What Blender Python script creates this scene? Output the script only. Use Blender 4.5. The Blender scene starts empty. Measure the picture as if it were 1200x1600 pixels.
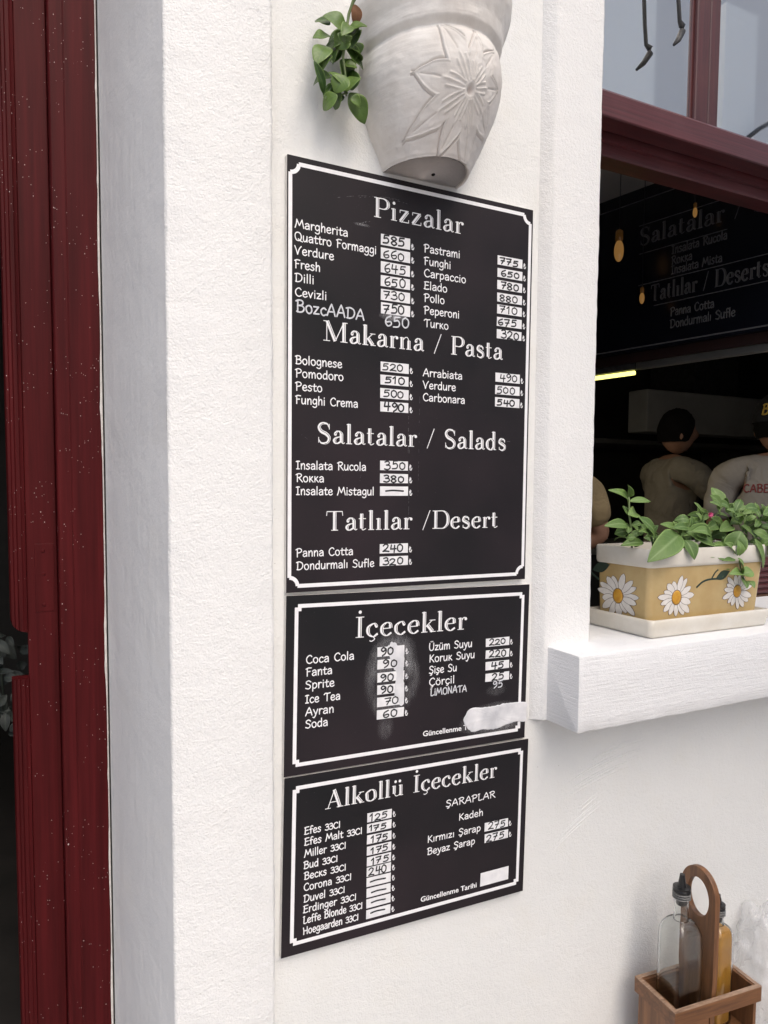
import bpy, math, random
from mathutils import Vector, Matrix, noise as mnoise

random.seed(7)
S = bpy.context.scene
COL = S.collection
R = math.radians

# ------------------------------------------------------------------ camera
F_PX, CX, CY = 1129.07, 600.0, 831.09
YAW, PITCH, ROLL = R(26.879), R(3.605), R(-0.372)
CAM = Vector((0.0, -1.1553, 1.5))
fw = Vector((math.sin(YAW)*math.cos(PITCH), math.cos(YAW)*math.cos(PITCH), -math.sin(PITCH)))
r0 = Vector((math.cos(YAW), -math.sin(YAW), 0)); d0 = fw.cross(r0)
rx = math.cos(ROLL)*r0 + math.sin(ROLL)*d0
dn = -math.sin(ROLL)*r0 + math.cos(ROLL)*d0
cam = bpy.data.cameras.new('camera'); camo = bpy.data.objects.new('camera', cam); COL.objects.link(camo)
camo.matrix_world = Matrix(((rx.x, -dn.x, -fw.x, CAM.x), (rx.y, -dn.y, -fw.y, CAM.y), (rx.z, -dn.z, -fw.z, CAM.z), (0, 0, 0, 1)))
cam.sensor_fit = 'VERTICAL'; cam.sensor_height = 36.0; cam.lens = F_PX/1600*36
cam.shift_y = (CY-800)/1600
cam.clip_start = 0.02; cam.clip_end = 3000
S.camera = camo

def ray(x, y): return rx*((x-CX)/F_PX) + dn*((y-CY)/F_PX) + fw
def at(x, y, Y=0.0):
    v = ray(x, y); return CAM + v*((Y-CAM.y)/v.y)

# ------------------------------------------------------------------ light
SUN_EL, SUN_AZ = R(52), R(10)          # azimuth: from straight in front of the wall towards +x
W = bpy.data.worlds.new('World'); S.world = W; W.use_nodes = True
nt = W.node_tree; nt.nodes.clear()
sky = nt.nodes.new('ShaderNodeTexSky'); sky.sky_type = 'NISHITA'; sky.sun_disc = False
sky.sun_elevation = SUN_EL; sky.sun_rotation = math.pi - SUN_AZ
sky.air_density = 1.0; sky.dust_density = 6.0; sky.ozone_density = 1.0
bg = nt.nodes.new('ShaderNodeBackground'); bg.inputs['Strength'].default_value = 0.15
wo = nt.nodes.new('ShaderNodeOutputWorld')
nt.links.new(sky.outputs[0], bg.inputs[0]); nt.links.new(bg.outputs[0], wo.inputs[0])
sl = bpy.data.lights.new('sun', 'SUN'); sl.energy = 0.75; sl.angle = R(60); sl.color = (1.0, 1.0, 0.965)
so = bpy.data.objects.new('sun', sl); COL.objects.link(so)
sd = Vector((math.sin(SUN_AZ)*math.cos(SUN_EL), -math.cos(SUN_AZ)*math.cos(SUN_EL), math.sin(SUN_EL)))
so.rotation_euler = sd.to_track_quat('Z', 'Y').to_euler()
S.view_settings.view_transform = 'Standard'; S.view_settings.look = 'None'
S.view_settings.gamma = 1.0; S.view_settings.exposure = 0.50
S.cycles.max_bounces = 12; S.cycles.transparent_max_bounces = 12
S.cycles.sample_clamp_indirect = 4.0
S.cycles.use_denoising = True

# ------------------------------------------------------------------ helpers
class MB:
    def __init__(s): s.v = []; s.f = []; s.m = []; s.c = []
    def vert(s, p): s.v.append(tuple(p)); return len(s.v)-1
    def face(s, ids, m=0): s.f.append(tuple(ids)); s.m.append(m)
    def poly(s, pts, m=0): s.face([s.vert(p) for p in pts], m)
    def box(s, x0, x1, y0, y1, z0, z1, m=0, T=None):
        P = [Vector((x, y, z)) for z in (z0, z1) for y in (y0, y1) for x in (x0, x1)]
        if T is not None: P = [T @ p for p in P]
        i = [s.vert(p) for p in P]
        for q in ((0, 2, 3, 1), (4, 5, 7, 6), (0, 1, 5, 4), (2, 6, 7, 3), (0, 4, 6, 2), (1, 3, 7, 5)): s.face([i[k] for k in q], m)
    def prism(s, outline, z0, z1, m=0, axis='z', T=None):
        def mk(a, b, c):
            p = Vector((a, b, c)) if axis == 'z' else (Vector((a, c, b)) if axis == 'y' else Vector((c, a, b)))
            return T @ p if T is not None else p
        n = len(outline)
        lo = [s.vert(mk(a, b, z0)) for a, b in outline]; hi = [s.vert(mk(a, b, z1)) for a, b in outline]
        s.face(lo[::-1], m); s.face(hi, m)
        for k in range(n): s.face((lo[k], lo[(k+1) % n], hi[(k+1) % n], hi[k]), m)
    def lathe(s, prof, n=40, c=(0, 0, 0), m=0, a0=0, a1=2*math.pi, shape=None):
        full = abs(a1-a0-2*math.pi) < 1e-6
        cols = n if full else n+1
        rows = []
        for r, z in prof:
            row = []
            for k in range(cols):
                a = a0+(a1-a0)*k/n
                q = shape(a, r, z) if shape else 1.0
                row.append(s.vert((c[0]+r*q*math.cos(a), c[1]+r*q*math.sin(a), c[2]+z)))
            rows.append(row)
        for i in range(len(rows)-1):
            for k in range(n):
                k2 = (k+1) % cols
                s.face((rows[i][k], rows[i][k2], rows[i+1][k2], rows[i+1][k]), m)
        if full:
            if prof[0][0] > 1e-5: s.face(rows[0][::-1], m)
            if prof[-1][0] > 1e-5: s.face(rows[-1], m)
        return rows
    def tube(s, pts, rad, n=8, m=0, cap=True):
        pts = [Vector(p) for p in pts]; rows = []
        ref = Vector((0.31, 0.17, 0.93))
        for i, p in enumerate(pts):
            t = (pts[min(i+1, len(pts)-1)]-pts[max(i-1, 0)]).normalized()
            a = t.cross(ref)
            if a.length < 1e-3: a = t.cross(Vector((1, 0, 0)))
            a.normalize(); b = t.cross(a)
            rr = rad[i] if isinstance(rad, (list, tuple)) else rad
            rows.append([s.vert(p + (a*math.cos(2*math.pi*k/n)+b*math.sin(2*math.pi*k/n))*rr) for k in range(n)])
        for i in range(len(rows)-1):
            for k in range(n): s.face((rows[i][k], rows[i][(k+1) % n], rows[i+1][(k+1) % n], rows[i+1][k]), m)
        if cap: s.face(rows[0][::-1], m); s.face(rows[-1], m)
    def ball(s, c, r, n=12, m=0, T=None):
        c = Vector(c); sc = Vector(r) if isinstance(r, (tuple, list)) else Vector((r, r, r)); rows = []
        for i in range(n+1):
            th = math.pi*i/n; row = []
            for k in range(2*n):
                ph = math.pi*k/n
                p = Vector((sc.x*math.sin(th)*math.cos(ph), sc.y*math.sin(th)*math.sin(ph), sc.z*math.cos(th)))
                if T is not None: p = T @ p
                row.append(s.vert(c+p))
            rows.append(row)
        for i in range(n):
            for k in range(2*n):
                k2 = (k+1) % (2*n); s.face((rows[i][k], rows[i+1][k], rows[i+1][k2], rows[i][k2]), m)
    def build(s, name, mats, parent=None, smooth=False, bevel=0, loc=None, seg=2, autos=None):
        me = bpy.data.meshes.new(name); me.from_pydata(s.v, [], s.f)
        for mt in (mats if isinstance(mats, (list, tuple)) else [mats]): me.materials.append(mt)
        for p, k in zip(me.polygons, s.m): p.material_index = k
        if s.c:
            at_ = me.attributes.new('tone', 'FLOAT_COLOR', 'POINT')
            for i, c in enumerate(s.c): at_.data[i].color = c
        me.validate(); me.update()
        if smooth: me.polygons.foreach_set('use_smooth', [True]*len(me.polygons))
        o = bpy.data.objects.new(name, me); COL.objects.link(o)
        if loc is not None: o.location = loc
        if parent is not None: o.parent = parent
        if bevel:
            b = o.modifiers.new('bevel', 'BEVEL'); b.width = bevel; b.segments = seg; b.limit_method = 'ANGLE'; b.angle_limit = R(35)
            b.harden_normals = False
        if autos:
            me.polygons.foreach_set('use_smooth', [True]*len(me.polygons))
            try: me.set_sharp_from_angle(angle=R(autos))
            except Exception: pass
        return o

def thing(name, label, cat, loc=(0, 0, 0), group=None, rot=None):
    o = bpy.data.objects.new(name, None); COL.objects.link(o); o.location = loc
    if rot is not None: o.rotation_euler = rot
    o['label'] = label; o['category'] = cat
    if group: o['group'] = group
    return o
def tag(o, label, cat, group=None):
    o['label'] = label; o['category'] = cat
    if group: o['group'] = group
    return o
def structure(o): o['kind'] = 'structure'; return o

# ------------------------------------------------------------------ materials
def lin(c): return c
class NT:
    def __init__(s, name):
        s.mat = bpy.data.materials.new(name); s.mat.use_nodes = True
        s.t = s.mat.node_tree; s.b = s.t.nodes['Principled BSDF']; s._tc = None
    def n(s, typ, **kw):
        x = s.t.nodes.new(typ)
        for k, v in kw.items():
            if k in x.inputs.keys(): x.inputs[k].default_value = v
            else: setattr(x, k, v)
        return x
    def tc(s):
        if not s._tc: s._tc = s.n('ShaderNodeTexCoord').outputs['Object']
        return s._tc
    def l(s, a, b): s.t.links.new(a, b)
    def mapped(s, sc):
        m = s.n('ShaderNodeMapping'); m.inputs['Scale'].default_value = sc; s.l(s.tc(), m.inputs[0]); return m.outputs[0]
    def noise(s, scale, detail=4, rough=.55, vec=None, dist=0):
        x = s.n('ShaderNodeTexNoise'); x.inputs['Scale'].default_value = scale; x.inputs['Detail'].default_value = detail
        x.inputs['Roughness'].default_value = rough; x.inputs['Distortion'].default_value = dist
        s.l(vec if vec is not None else s.tc(), x.inputs['Vector']); return x.outputs['Fac']
    def ramp(s, fac, stops):
        x = s.n('ShaderNodeValToRGB'); e = x.color_ramp.elements
        while len(e) < len(stops): e.new(.5)
        for i, (p, c) in enumerate(stops): e[i].position = p; e[i].color = (*c, 1) if len(c) == 3 else c
        s.l(fac, x.inputs[0]); return x.outputs[0]
    def mix(s, fac, a, b, blend='MIX'):
        x = s.n('ShaderNodeMix', data_type='RGBA', blend_type=blend)
        for sock, v in ((0, fac), (6, a), (7, b)):
            if isinstance(v, (int, float)): x.inputs[sock].default_value = v
            elif isinstance(v, tuple): x.inputs[sock].default_value = (*v, 1)
            else: s.l(v, x.inputs[sock])
        return x.outputs[2]
    def math(s, op, a, b=0.0):
        x = s.n('ShaderNodeMath', operation=op)
        for k, v in ((0, a), (1, b)):
            if isinstance(v, (int, float)): x.inputs[k].default_value = v
            else: s.l(v, x.inputs[k])
        return x.outputs[0]
    def bump(s, h, strength=.3, dist=.002, prev=None):
        x = s.n('ShaderNodeBump'); x.inputs['Strength'].default_value = strength; x.inputs['Distance'].default_value = dist
        s.l(h, x.inputs['Height'])
        if prev is not None: s.l(prev, x.inputs['Normal'])
        return x.outputs[0]
    def set(s, **kw):
        for k, v in kw.items():
            i = s.b.inputs[k.replace('_', ' ')]
            if isinstance(v, (int, float)): i.default_value = v
            elif isinstance(v, tuple): i.default_value = (*v, 1) if len(v) == 3 else v
            else: s.l(v, i)
        return s.mat

def plaster(name, base=(.80, .80, .79), grain=1.0, streak=(1, 1, 1), stain=.5, gs=330, streak_amt=.4, spots=True):
    m = NT(name)
    big = m.noise(1.6, 3, .6); mid = m.noise(9, 5, .6)
    c1 = m.ramp(big, [(.3, tuple(b*(1-.05*stain) for b in base)), (.7, base)])
    c2 = m.mix(m.ramp(mid, [(.52, (0, 0, 0)), (.78, (.35*stain,)*3)]), c1, (base[0]*.95, base[1]*.93, base[2]*.88))
    if spots:
        vo = m.n('ShaderNodeTexVoronoi'); vo.inputs['Scale'].default_value = 55; m.l(m.tc(), vo.inputs['Vector'])
        d = m.math('ADD', vo.outputs['Distance'], m.math('MULTIPLY', m.noise(120, 2), .12))
        sp = m.math('LESS_THAN', d, .105)
        pick = m.n('ShaderNodeSeparateColor'); m.l(vo.outputs['Color'], pick.inputs[0])
        sp = m.math('MULTIPLY', sp, m.math('GREATER_THAN', pick.outputs[0], .93))
        c2 = m.mix(m.math('MULTIPLY', sp, .6), c2, (.30, .27, .24))
    h1 = m.noise(gs, 3, .55); h2 = m.noise(gs*.38, 3, .6)
    st = m.noise(1.0, 5, .65, m.mapped(streak))
    # odd hairline scratches and scuffs left by brooms and chairs
    sc1 = m.noise(1.0, 2, .5, m.mapped((7, 7, 60)), 2.5)
    scr = m.math('MULTIPLY', m.math('LESS_THAN', m.math('ABSOLUTE', m.math('SUBTRACT', sc1, .5)), .0035), m.math('GREATER_THAN', m.noise(2.3, 2), .56))
    c2 = m.mix(m.math('MULTIPLY', scr, .10*stain), c2, (.45, .42, .39))
    hh = m.math('ADD', m.math('MULTIPLY', h1, .75*grain), m.math('ADD', m.math('MULTIPLY', h2, .8*grain), m.math('MULTIPLY', st, streak_amt)))
    nb = m.bump(hh, .75, .0026)
    nb2 = m.bump(m.noise(14, 3, .5), .35, .007, nb)
    return m.set(Base_Color=c2, Roughness=.75, Normal=nb2, Specular_IOR_Level=.25)

M = {}
M['wall'] = plaster('white_wall_plaster', (.795, .80, .785), .75, (30, 30, 60), 1.35, 330, .5)
M['pilaster'] = plaster('rough_white_plaster', (.80, .805, .80), 1.0, (40, 40, 60), .4, 280, .4)
M['surround'] = plaster('stippled_white_plaster', (.81, .81, .80), 1.0, (40, 40, 40), .5, 360, .3)
M['sill'] = plaster('brushed_white_plaster', (.80, .805, .81), .6, (14, 14, 260), .5, 380, .85)
M['reveal'] = plaster('smooth_white_paint', (.80, .81, .81), .22, (60, 60, 4), 1.2, 260, .45, False)
M['inside_plaster'] = plaster('room_plaster', (.50, .47, .44), .3, (30, 30, 30), .5)
M['house'] = plaster('far_white_render', (.90, .905, .89), .5, (30, 30, 30), .5, 60)
M['grey_house'] = plaster('far_grey_render', (.70, .70, .70), .5, (30, 30, 30), .5, 60)

def red_paint(name, base, rough, grain_vec, specks=True, coat=.3, fade=(.0, .0, .0)):
    m = NT(name)
    g = m.noise(1.0, 6, .6, m.mapped(grain_vec))
    c = m.ramp(g, [(.3, tuple(b*.55 for b in base)), (.7, tuple(b*1.2 for b in base))])
    wear = m.noise(6, 5, .6)
    c = m.mix(m.ramp(wear, [(.5, (0, 0, 0)), (.8, (.5, .5, .5))]), c, tuple(b+f for b, f in zip(base, fade)))
    if specks:
        for sc, th, pk in ((60, .075, .93), (170, .12, .92), (330, .16, .88)):
            vo = m.n('ShaderNodeTexVoronoi'); vo.inputs['Scale'].default_value = sc
            m.l(m.mapped((1, 1, .7)), vo.inputs['Vector'])
            sp = m.math('LESS_THAN', vo.outputs['Distance'], th)
            k = m.n('ShaderNodeSeparateColor'); m.l(vo.outputs['Color'], k.inputs[0])
            sp = m.math('MULTIPLY', sp, m.math('GREATER_THAN', k.outputs[0], pk))
            sp = m.math('MULTIPLY', sp, m.math('GREATER_THAN', m.noise(11, 2), .5))
            c = m.mix(m.math('MULTIPLY', sp, .75), c, (.62, .50, .48))
    nb = m.bump(g, .35, .0012)
    return m.set(Base_Color=c, Roughness=rough, Normal=nb, Coat_Weight=coat, Coat_Roughness=.18, Specular_IOR_Level=.5 if coat else .10)
M['door_red'] = red_paint('glossy_dark_red_paint', (.066, .0064, .0076), .45, (70, 70, 2.5), True, .0)
M['window_red'] = red_paint('faded_dark_red_paint', (.088, .019, .021), .36, (3, 60, 190), False, .22, (.04, .026, .026))
M['window_red_v'] = red_paint('faded_dark_red_upright_paint', (.075, .016, .016), .40, (110, 60, 3), False, .15, (.04, .018, .010))

def simple(name, col, rough=.5, metal=0, **kw):
    m = NT(name); return m.set(Base_Color=col, Roughness=rough, Metallic=metal, **kw)
def noisy(name, a, b, scale=20, rough=.5, bump=.15, dist=.001, **kw):
    m = NT(name); n_ = m.noise(scale, 5, .6)
    return m.set(Base_Color=m.ramp(n_, [(.3, a), (.7, b)]), Roughness=rough, Normal=m.bump(m.noise(scale*8, 3), bump, dist), **kw)
M['caulk'] = noisy('cracked_white_caulk', (.5, .47, .44), (.72, .69, .66), 60, .7, .5)
M['black_gap'] = simple('dark_joint', (.006, .005, .005), .9)
M['ring'] = noisy('dull_grey_rings', (.10, .10, .10), (.34, .34, .33), 300, .4, .1, Metallic=.4)
M['steel'] = noisy('brushed_steel', (.42, .42, .41), (.55, .55, .53), 4, .38, .1, Metallic=.9)
M['hook'] = simple('dull_black_iron', (.022, .022, .024), .6)
M['hood'] = noisy('dull_grey_hood_metal', (.30, .30, .29), (.38, .38, .37), 5, .5, .1)
M['dark_metal'] = noisy('weathered_dark_metal', (.05, .05, .052), (.11, .11, .115), 50, .5, .3, Metallic=.6)
m = NT('mirror_film_glass')
M['mirror'] = m.set(Base_Color=(.98, .975, .945), Metallic=1.0, Roughness=m.ramp(m.noise(5, 3), [(.3, (.012,)*3), (.8, (.05,)*3)]))
# menu board print: black face, white core
m = NT('black_board_print')
sc_ = m.noise(1.0, 6, .7, m.mapped((9, 9, 260)))
sheen_tint = m.ramp(m.noise(3.0, 3, .5), [(.35, (.0115, .0115, .0130)), (.72, (.026, .0185, .0225))])  # purplish sheen of the boards mixed into the base colour
scr = m.ramp(sc_, [(.68, (0, 0, 0)), (.82, (.10, .10, .10))])
dust = m.ramp(m.noise(420, 2, .5), [(.70, (0, 0, 0)), (.80, (.22, .22, .22))])
M['board'] = m.set(Base_Color=m.mix(dust, m.mix(scr, sheen_tint, (.10, .10, .10)), (.16, .16, .16)), Roughness=m.ramp(m.noise(6, 4), [(.3, (.38,)*3), (.7, (.55,)*3)]), Specular_IOR_Level=.22)
M['core'] = noisy('white_foam_core', (.62, .60, .57), (.74, .72, .70), 40, .6)
M['print_white'] = noisy('white_print', (.80, .80, .82), (.88, .88, .89), 70, .5, .0)
M['title_white'] = simple('white_title_print', (.82, .82, .83), .5)
M['label_white'] = noisy('white_price_sticker', (.72, .72, .74), (.86, .86, .87), 60, .5, .05)
M['marker'] = simple('black_marker_ink', (.012, .012, .014), .6)
M['chalk'] = noisy('white_chalk_pen', (.46, .48, .52), (.72, .73, .76), 220, .8, .1)
M['inline'] = simple('black_inline_print', (.014, .014, .016), .5)
m = NT('white_paint_smear')
edge = m.noise(70, 5, .7)
M['smear'] = m.set(Base_Color=m.ramp(m.noise(26, 4), [(.3, (.50, .51, .54)), (.7, (.80, .80, .82))]), Roughness=.7)
m = NT('rubbed_chalk_haze')
at_ = m.n('ShaderNodeAttribute', attribute_name='tone')
hz = m.math('MULTIPLY', at_.outputs['Fac'], m.ramp(m.noise(1.0, 6, .75, m.mapped((150, 150, 34)), 1.2), [(.34, (.03,)*3), (.72, (.62,)*3)]))
M['haze_chalk'] = m.set(Base_Color=(.6, .6, .62), Roughness=.9, Alpha=hz)
# ceramics and pot
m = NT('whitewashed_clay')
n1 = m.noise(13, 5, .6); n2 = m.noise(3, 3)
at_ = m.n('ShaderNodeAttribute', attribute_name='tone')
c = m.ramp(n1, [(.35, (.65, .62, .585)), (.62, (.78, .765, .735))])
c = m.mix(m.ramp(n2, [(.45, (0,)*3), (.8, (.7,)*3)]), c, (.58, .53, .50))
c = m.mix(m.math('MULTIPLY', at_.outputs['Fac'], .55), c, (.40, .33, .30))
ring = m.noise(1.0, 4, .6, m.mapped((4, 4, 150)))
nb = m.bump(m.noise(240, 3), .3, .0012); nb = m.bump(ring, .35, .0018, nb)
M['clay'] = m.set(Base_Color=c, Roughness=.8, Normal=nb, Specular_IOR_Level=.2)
M['soil'] = noisy('dark_potting_soil', (.02, .014, .010), (.06, .045, .03), 60, .95, .8, .004)
m = NT('glazed_ochre_ceramic')
c = m.ramp(m.noise(11, 4, .6), [(.3, (.46, .315, .13)), (.7, (.56, .42, .20))])
c = m.mix(m.ramp(m.noise(70, 3), [(.68, (0,)*3), (.8, (.6,)*3)]), c, (.36, .22, .08))
M['ochre'] = m.set(Base_Color=c, Roughness=.22, Coat_Weight=.5, Coat_Roughness=.1, Normal=m.bump(m.noise(40, 3), .15, .001))
M['cream'] = noisy('glazed_cream_ceramic', (.66, .61, .52), (.76, .73, .66), 14, .28, .2, .0008, Coat_Weight=.4, Coat_Roughness=.12)
M['petal'] = noisy('painted_petal_white', (.68, .64, .60), (.80, .77, .73), 60, .35, .1)
M['petal_line'] = simple('painted_brown_outline', (.10, .06, .035), .5)
M['daisy_eye'] = noisy('painted_orange_yellow', (.55, .24, .02), (.66, .38, .05), 90, .35, .3)
M['paint_stem'] = simple('painted_dark_green', (.03, .05, .035), .4)
def leafmat(name, dark, light, rib, rough=.42):
    m = NT(name); a = m.n('ShaderNodeAttribute', attribute_name='tone')
    sp = m.n('ShaderNodeSeparateColor'); m.l(a.outputs['Color'], sp.inputs[0])
    c = m.mix(sp.outputs[1], dark, light)
    c = m.mix(m.math('MULTIPLY', m.noise(90, 4), .35), c, tuple(x*.6 for x in dark))
    c = m.mix(m.ramp(sp.outputs[0], [(.0, (1,)*3), (.16, (0,)*3)]), c, rib)
    c = m.mix(m.ramp(sp.outputs[0], [(.86, (0,)*3), (.98, (.7,)*3)]), c, light)
    ln = m.math('FRACT', m.math('SUBTRACT', m.math('MULTIPLY', sp.outputs[2], 7.0), m.math('MULTIPLY', sp.outputs[0], 2.0)))
    ln = m.ramp(ln, [(.0, (.30,)*3), (.14, (0,)*3)])
    c = m.mix(ln, c, rib)
    c = m.mix(m.ramp(m.noise(34, 3), [(.66, (0,)*3), (.76, (.55,)*3)]), c, tuple(x*1.1 for x in (light[0]*1.1, light[1]*.85, light[2]*.7)))
    vein = m.math('ADD', m.noise(130, 3, .5), m.math('MULTIPLY', ln, -1.6))
    return m.set(Base_Color=c, Roughness=rough, Normal=m.bump(vein, .35, .0012), Subsurface_Weight=0.0, Transmission_Weight=0.0, Specular_IOR_Level=.4)
M['leaf'] = leafmat('fleshy_green_leaf', (.062, .130, .026), (.210, .330, .090), (.20, .29, .11), .52)
M['vine_leaf'] = leafmat('waxy_vine_leaf', (.024, .064, .012), (.150, .245, .048), (.08, .14, .035), .35)
M['dry_leaf'] = leafmat('dry_brown_leaf', (.16, .07, .035), (.26, .13, .07), (.2, .1, .05), .8)
M['grey_leaf'] = leafmat('dull_grey_leaf', (.012, .016, .015), (.030, .038, .034), (.03, .04, .03), .6)
M['stem'] = noisy('green_stem', (.09, .14, .045), (.17, .22, .09), 60, .5)
M['pink'] = noisy('pink_flower', (.42, .03, .13), (.60, .08, .22), 90, .5)
# wood / glass
def wood(name, a, b, vec, rough=.5):
    m = NT(name); g = m.noise(1.0, 6, .65, m.mapped(vec), .6); g2 = m.noise(1.0, 2, .5, m.mapped(tuple(v*.25 for v in vec)), 1.5)
    c = m.ramp(m.math('ADD', m.math('MULTIPLY', g, .6), m.math('MULTIPLY', g2, .4)), [(.32, a), (.66, b)])
    return m.set(Base_Color=c, Roughness=rough, Normal=m.bump(g, .3, .0008), Coat_Weight=.15, Coat_Roughness=.3)
M['wood_x'] = wood('brown_stained_plywood', (.068, .027, .011), (.25, .108, .042), (9, 110, 140))
M['wood_z'] = wood('brown_stained_upright_plywood', (.075, .030, .012), (.26, .115, .045), (110, 110, 8))
M['ply_edge'] = wood('plywood_edge', (.12, .06, .03), (.46, .31, .21), (60, 260, 420))
M['table_wood'] = wood('pale_table_wood', (.30, .22, .16), (.48, .38, .29), (5, 80, 80))
m = NT('clear_bottle_glass')
M['glass'] = m.set(Base_Color=(.93, .95, .94), Transmission_Weight=1.0, Roughness=.03, IOR=1.46)
M['oil'] = noisy('thick_orange_sauce', (.62, .27, .035), (.74, .38, .06), 18, .35, .1)
M['vinegar'] = simple('mauve_brown_vinegar', (.34, .22, .20), .35)
M['black_plastic'] = simple('black_pourer_plastic', (.010, .010, .011), .28)
m = NT('clear_crumpled_plastic')
M['bag'] = m.set(Base_Color=(.90, .91, .92), Roughness=.25, Alpha=.24, Specular_IOR_Level=.8)
# interior
M['dark_wood'] = wood('dark_red_beam_wood', (.016, .007, .006), (.034, .013, .011), (5, 90, 90), .55)
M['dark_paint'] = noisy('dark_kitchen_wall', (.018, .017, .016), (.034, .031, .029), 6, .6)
M['in_board'] = simple('dark_blue_black_board', (.006, .007, .012), .22)
M['in_print'] = simple('faded_grey_print', (.125, .125, .13), .6)
M['skin'] = noisy('tanned_skin', (.30, .155, .095), (.38, .21, .14), 20, .55)
M['hair'] = noisy('black_hair', (.004, .0035, .0035), (.010, .009, .008), 160, .75, .8, .004, Specular_IOR_Level=.15)
def cloth(name, a, b):
    m = NT(name)
    return m.set(Base_Color=m.ramp(m.noise(6, 4), [(.3, a), (.7, b)]), Roughness=.9, Normal=m.bump(m.noise(9, 3, .5, None, 1.2), .9, .02))
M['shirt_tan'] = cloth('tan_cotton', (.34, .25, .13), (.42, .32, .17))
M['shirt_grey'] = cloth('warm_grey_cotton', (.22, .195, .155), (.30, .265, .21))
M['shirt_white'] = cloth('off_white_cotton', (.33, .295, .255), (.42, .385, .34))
M['trousers'] = cloth('black_trousers', (.012, .012, .014), (.02, .02, .022))
M['cap'] = cloth('black_cap_cotton', (.010, .010, .013), (.016, .016, .02))
M['cap_yellow'] = simple('yellow_embroidery', (.55, .36, .06), .8)
M['shirt_print'] = simple('faded_red_shirt_print', (.30, .075, .07), .85)
def emit(name, col, st):
    m = NT(name); return m.set(Base_Color=col, Emission_Color=col, Emission_Strength=st)
M['tube'] = emit('lit_warm_tube', (1.0, .93, .24), 1.6)
M['bulb'] = simple('amber_glint_bulb', (.10, .05, .015), .15, 0, Emission_Color=(1.0, .50, .14), Emission_Strength=.13)  # glow of the added bulbs that replace amber reflections
M['brass'] = simple('amber_glint_socket', (.09, .038, .010), .2, .3, Emission_Color=(1.0, .45, .10), Emission_Strength=.015)  # faint glow put on the sockets of the added bulbs
m = NT('street_paving')
br = m.n('ShaderNodeTexBrick'); br.inputs['Scale'].default_value = 2.4; br.inputs['Mortar Size'].default_value = .012
br.inputs['Color1'].default_value = (.45, .43, .415, 1); br.inputs['Color2'].default_value = (.40, .38, .365, 1); br.inputs['Mortar'].default_value = (.16, .14, .13, 1)
m.l(m.tc(), br.inputs['Vector'])
M['paving'] = m.set(Base_Color=m.mix(m.math('MULTIPLY', m.noise(4, 5), .4), br.outputs['Color'], (.33, .30, .28)), Roughness=.8, Normal=m.bump(m.noise(40, 4), .3, .004))

# ------------------------------------------------------------------ setting: street and houses
GZ = -0.45
g = MB(); g.box(-600, 600, -600, 600, GZ-.3, GZ)
structure(g.build('street', M['paving']))

house = thing('restaurant_building', 'white plastered restaurant front with dark red door frame and window', 'building')
b = MB()
b.box(.345, 1.0565, 0, .22, GZ-.01, 3.3)                 # between door and window
b.box(1.0565, 3.2, 0, .215, GZ-.01, 1.06)                # under the window
b.box(3.2, 6.0, 0, .22, GZ-.01, 3.3)
b.box(-3.5, -1.0, 0, .22, GZ-.01, 3.3)
b.box(-3.5, 6.0, -.004, .224, 3.296, 5.2)
b.box(-1.0, .345, .003, .217, 2.76, 3.3)
wall = b.build('wall', M['wall'], house)

def jitter_edge(mb, pts, z0, z1, n, amp, seed):
    """upright strip with a slightly ragged edge: list of (x,y) profile points, jittered along z"""
    rows = []
    for i in range(n+1):
        z = z0+(z1-z0)*i/n; row = []
        for k, (x, y, a) in enumerate(pts):
            q = mnoise.noise(Vector((seed+k*7.3, z*9, 0)))*.6+mnoise.noise(Vector((seed+k*7.3, z*55, 5)))*.4
            q2 = mnoise.noise(Vector((seed+k*3.1, z*38, 9)))
            row.append(mb.vert((x+a*amp*q, y+a*amp*.5*q2, z)))
        rows.append(row)
    for i in range(n):
        for k in range(len(pts)-1): mb.face((rows[i][k], rows[i][k+1], rows[i+1][k+1], rows[i+1][k]))
    return rows
b = MB()
jitter_edge(b, [(.2045, -.0185, .4), (.2058, -.0232, .9), (.2095, -.025, .6), (.29, -.025, 0), (.3655, -.025, .5), (.3705, -.0225, 1), (.3725, -.018, 1), (.3728, .002, .6)], GZ, 3.3, 420, .003, 2)
b.build('pilaster', M['pilaster'], house, smooth=True)
b = MB()
jitter_edge(b, [(.139, .262, 0), (.137, .205, 0), (.2030, -.012, .2), (.2047, -.0185, .4)], GZ, 3.3, 300, .0022, 4)
b.build('door_reveal', M['reveal'], house, autos=30)
b = MB()
jitter_edge(b, [(.9185, .003, 0), (.9205, -.003, .6), (.934, -.0145, .5), (.9375, -.0190, .8), (.9405, -.0205, .7), (.947, -.0212, .2), (1.0, -.0212, 0), (1.052, -.0212, .3), (1.0555, -.0205, .8), (1.0568, -.017, .8), (1.0568, .10, 0), (1.0568, .24, 0)], 1.172, 3.3, 320, .003, 9)
jitter_edge(b, [(.9185, .003, 0), (.9205, -.003, .6), (.934, -.0145, .5), (.9375, -.0190, .8), (.9405, -.0205, .7), (.947, -.0212, .2), (.9495, -.0212, 0), (.9495, .02, 0)], 1.0295, 1.172, 48, .003, 9)
b.build('window_surround', M['surround'], house, smooth=True)
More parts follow.
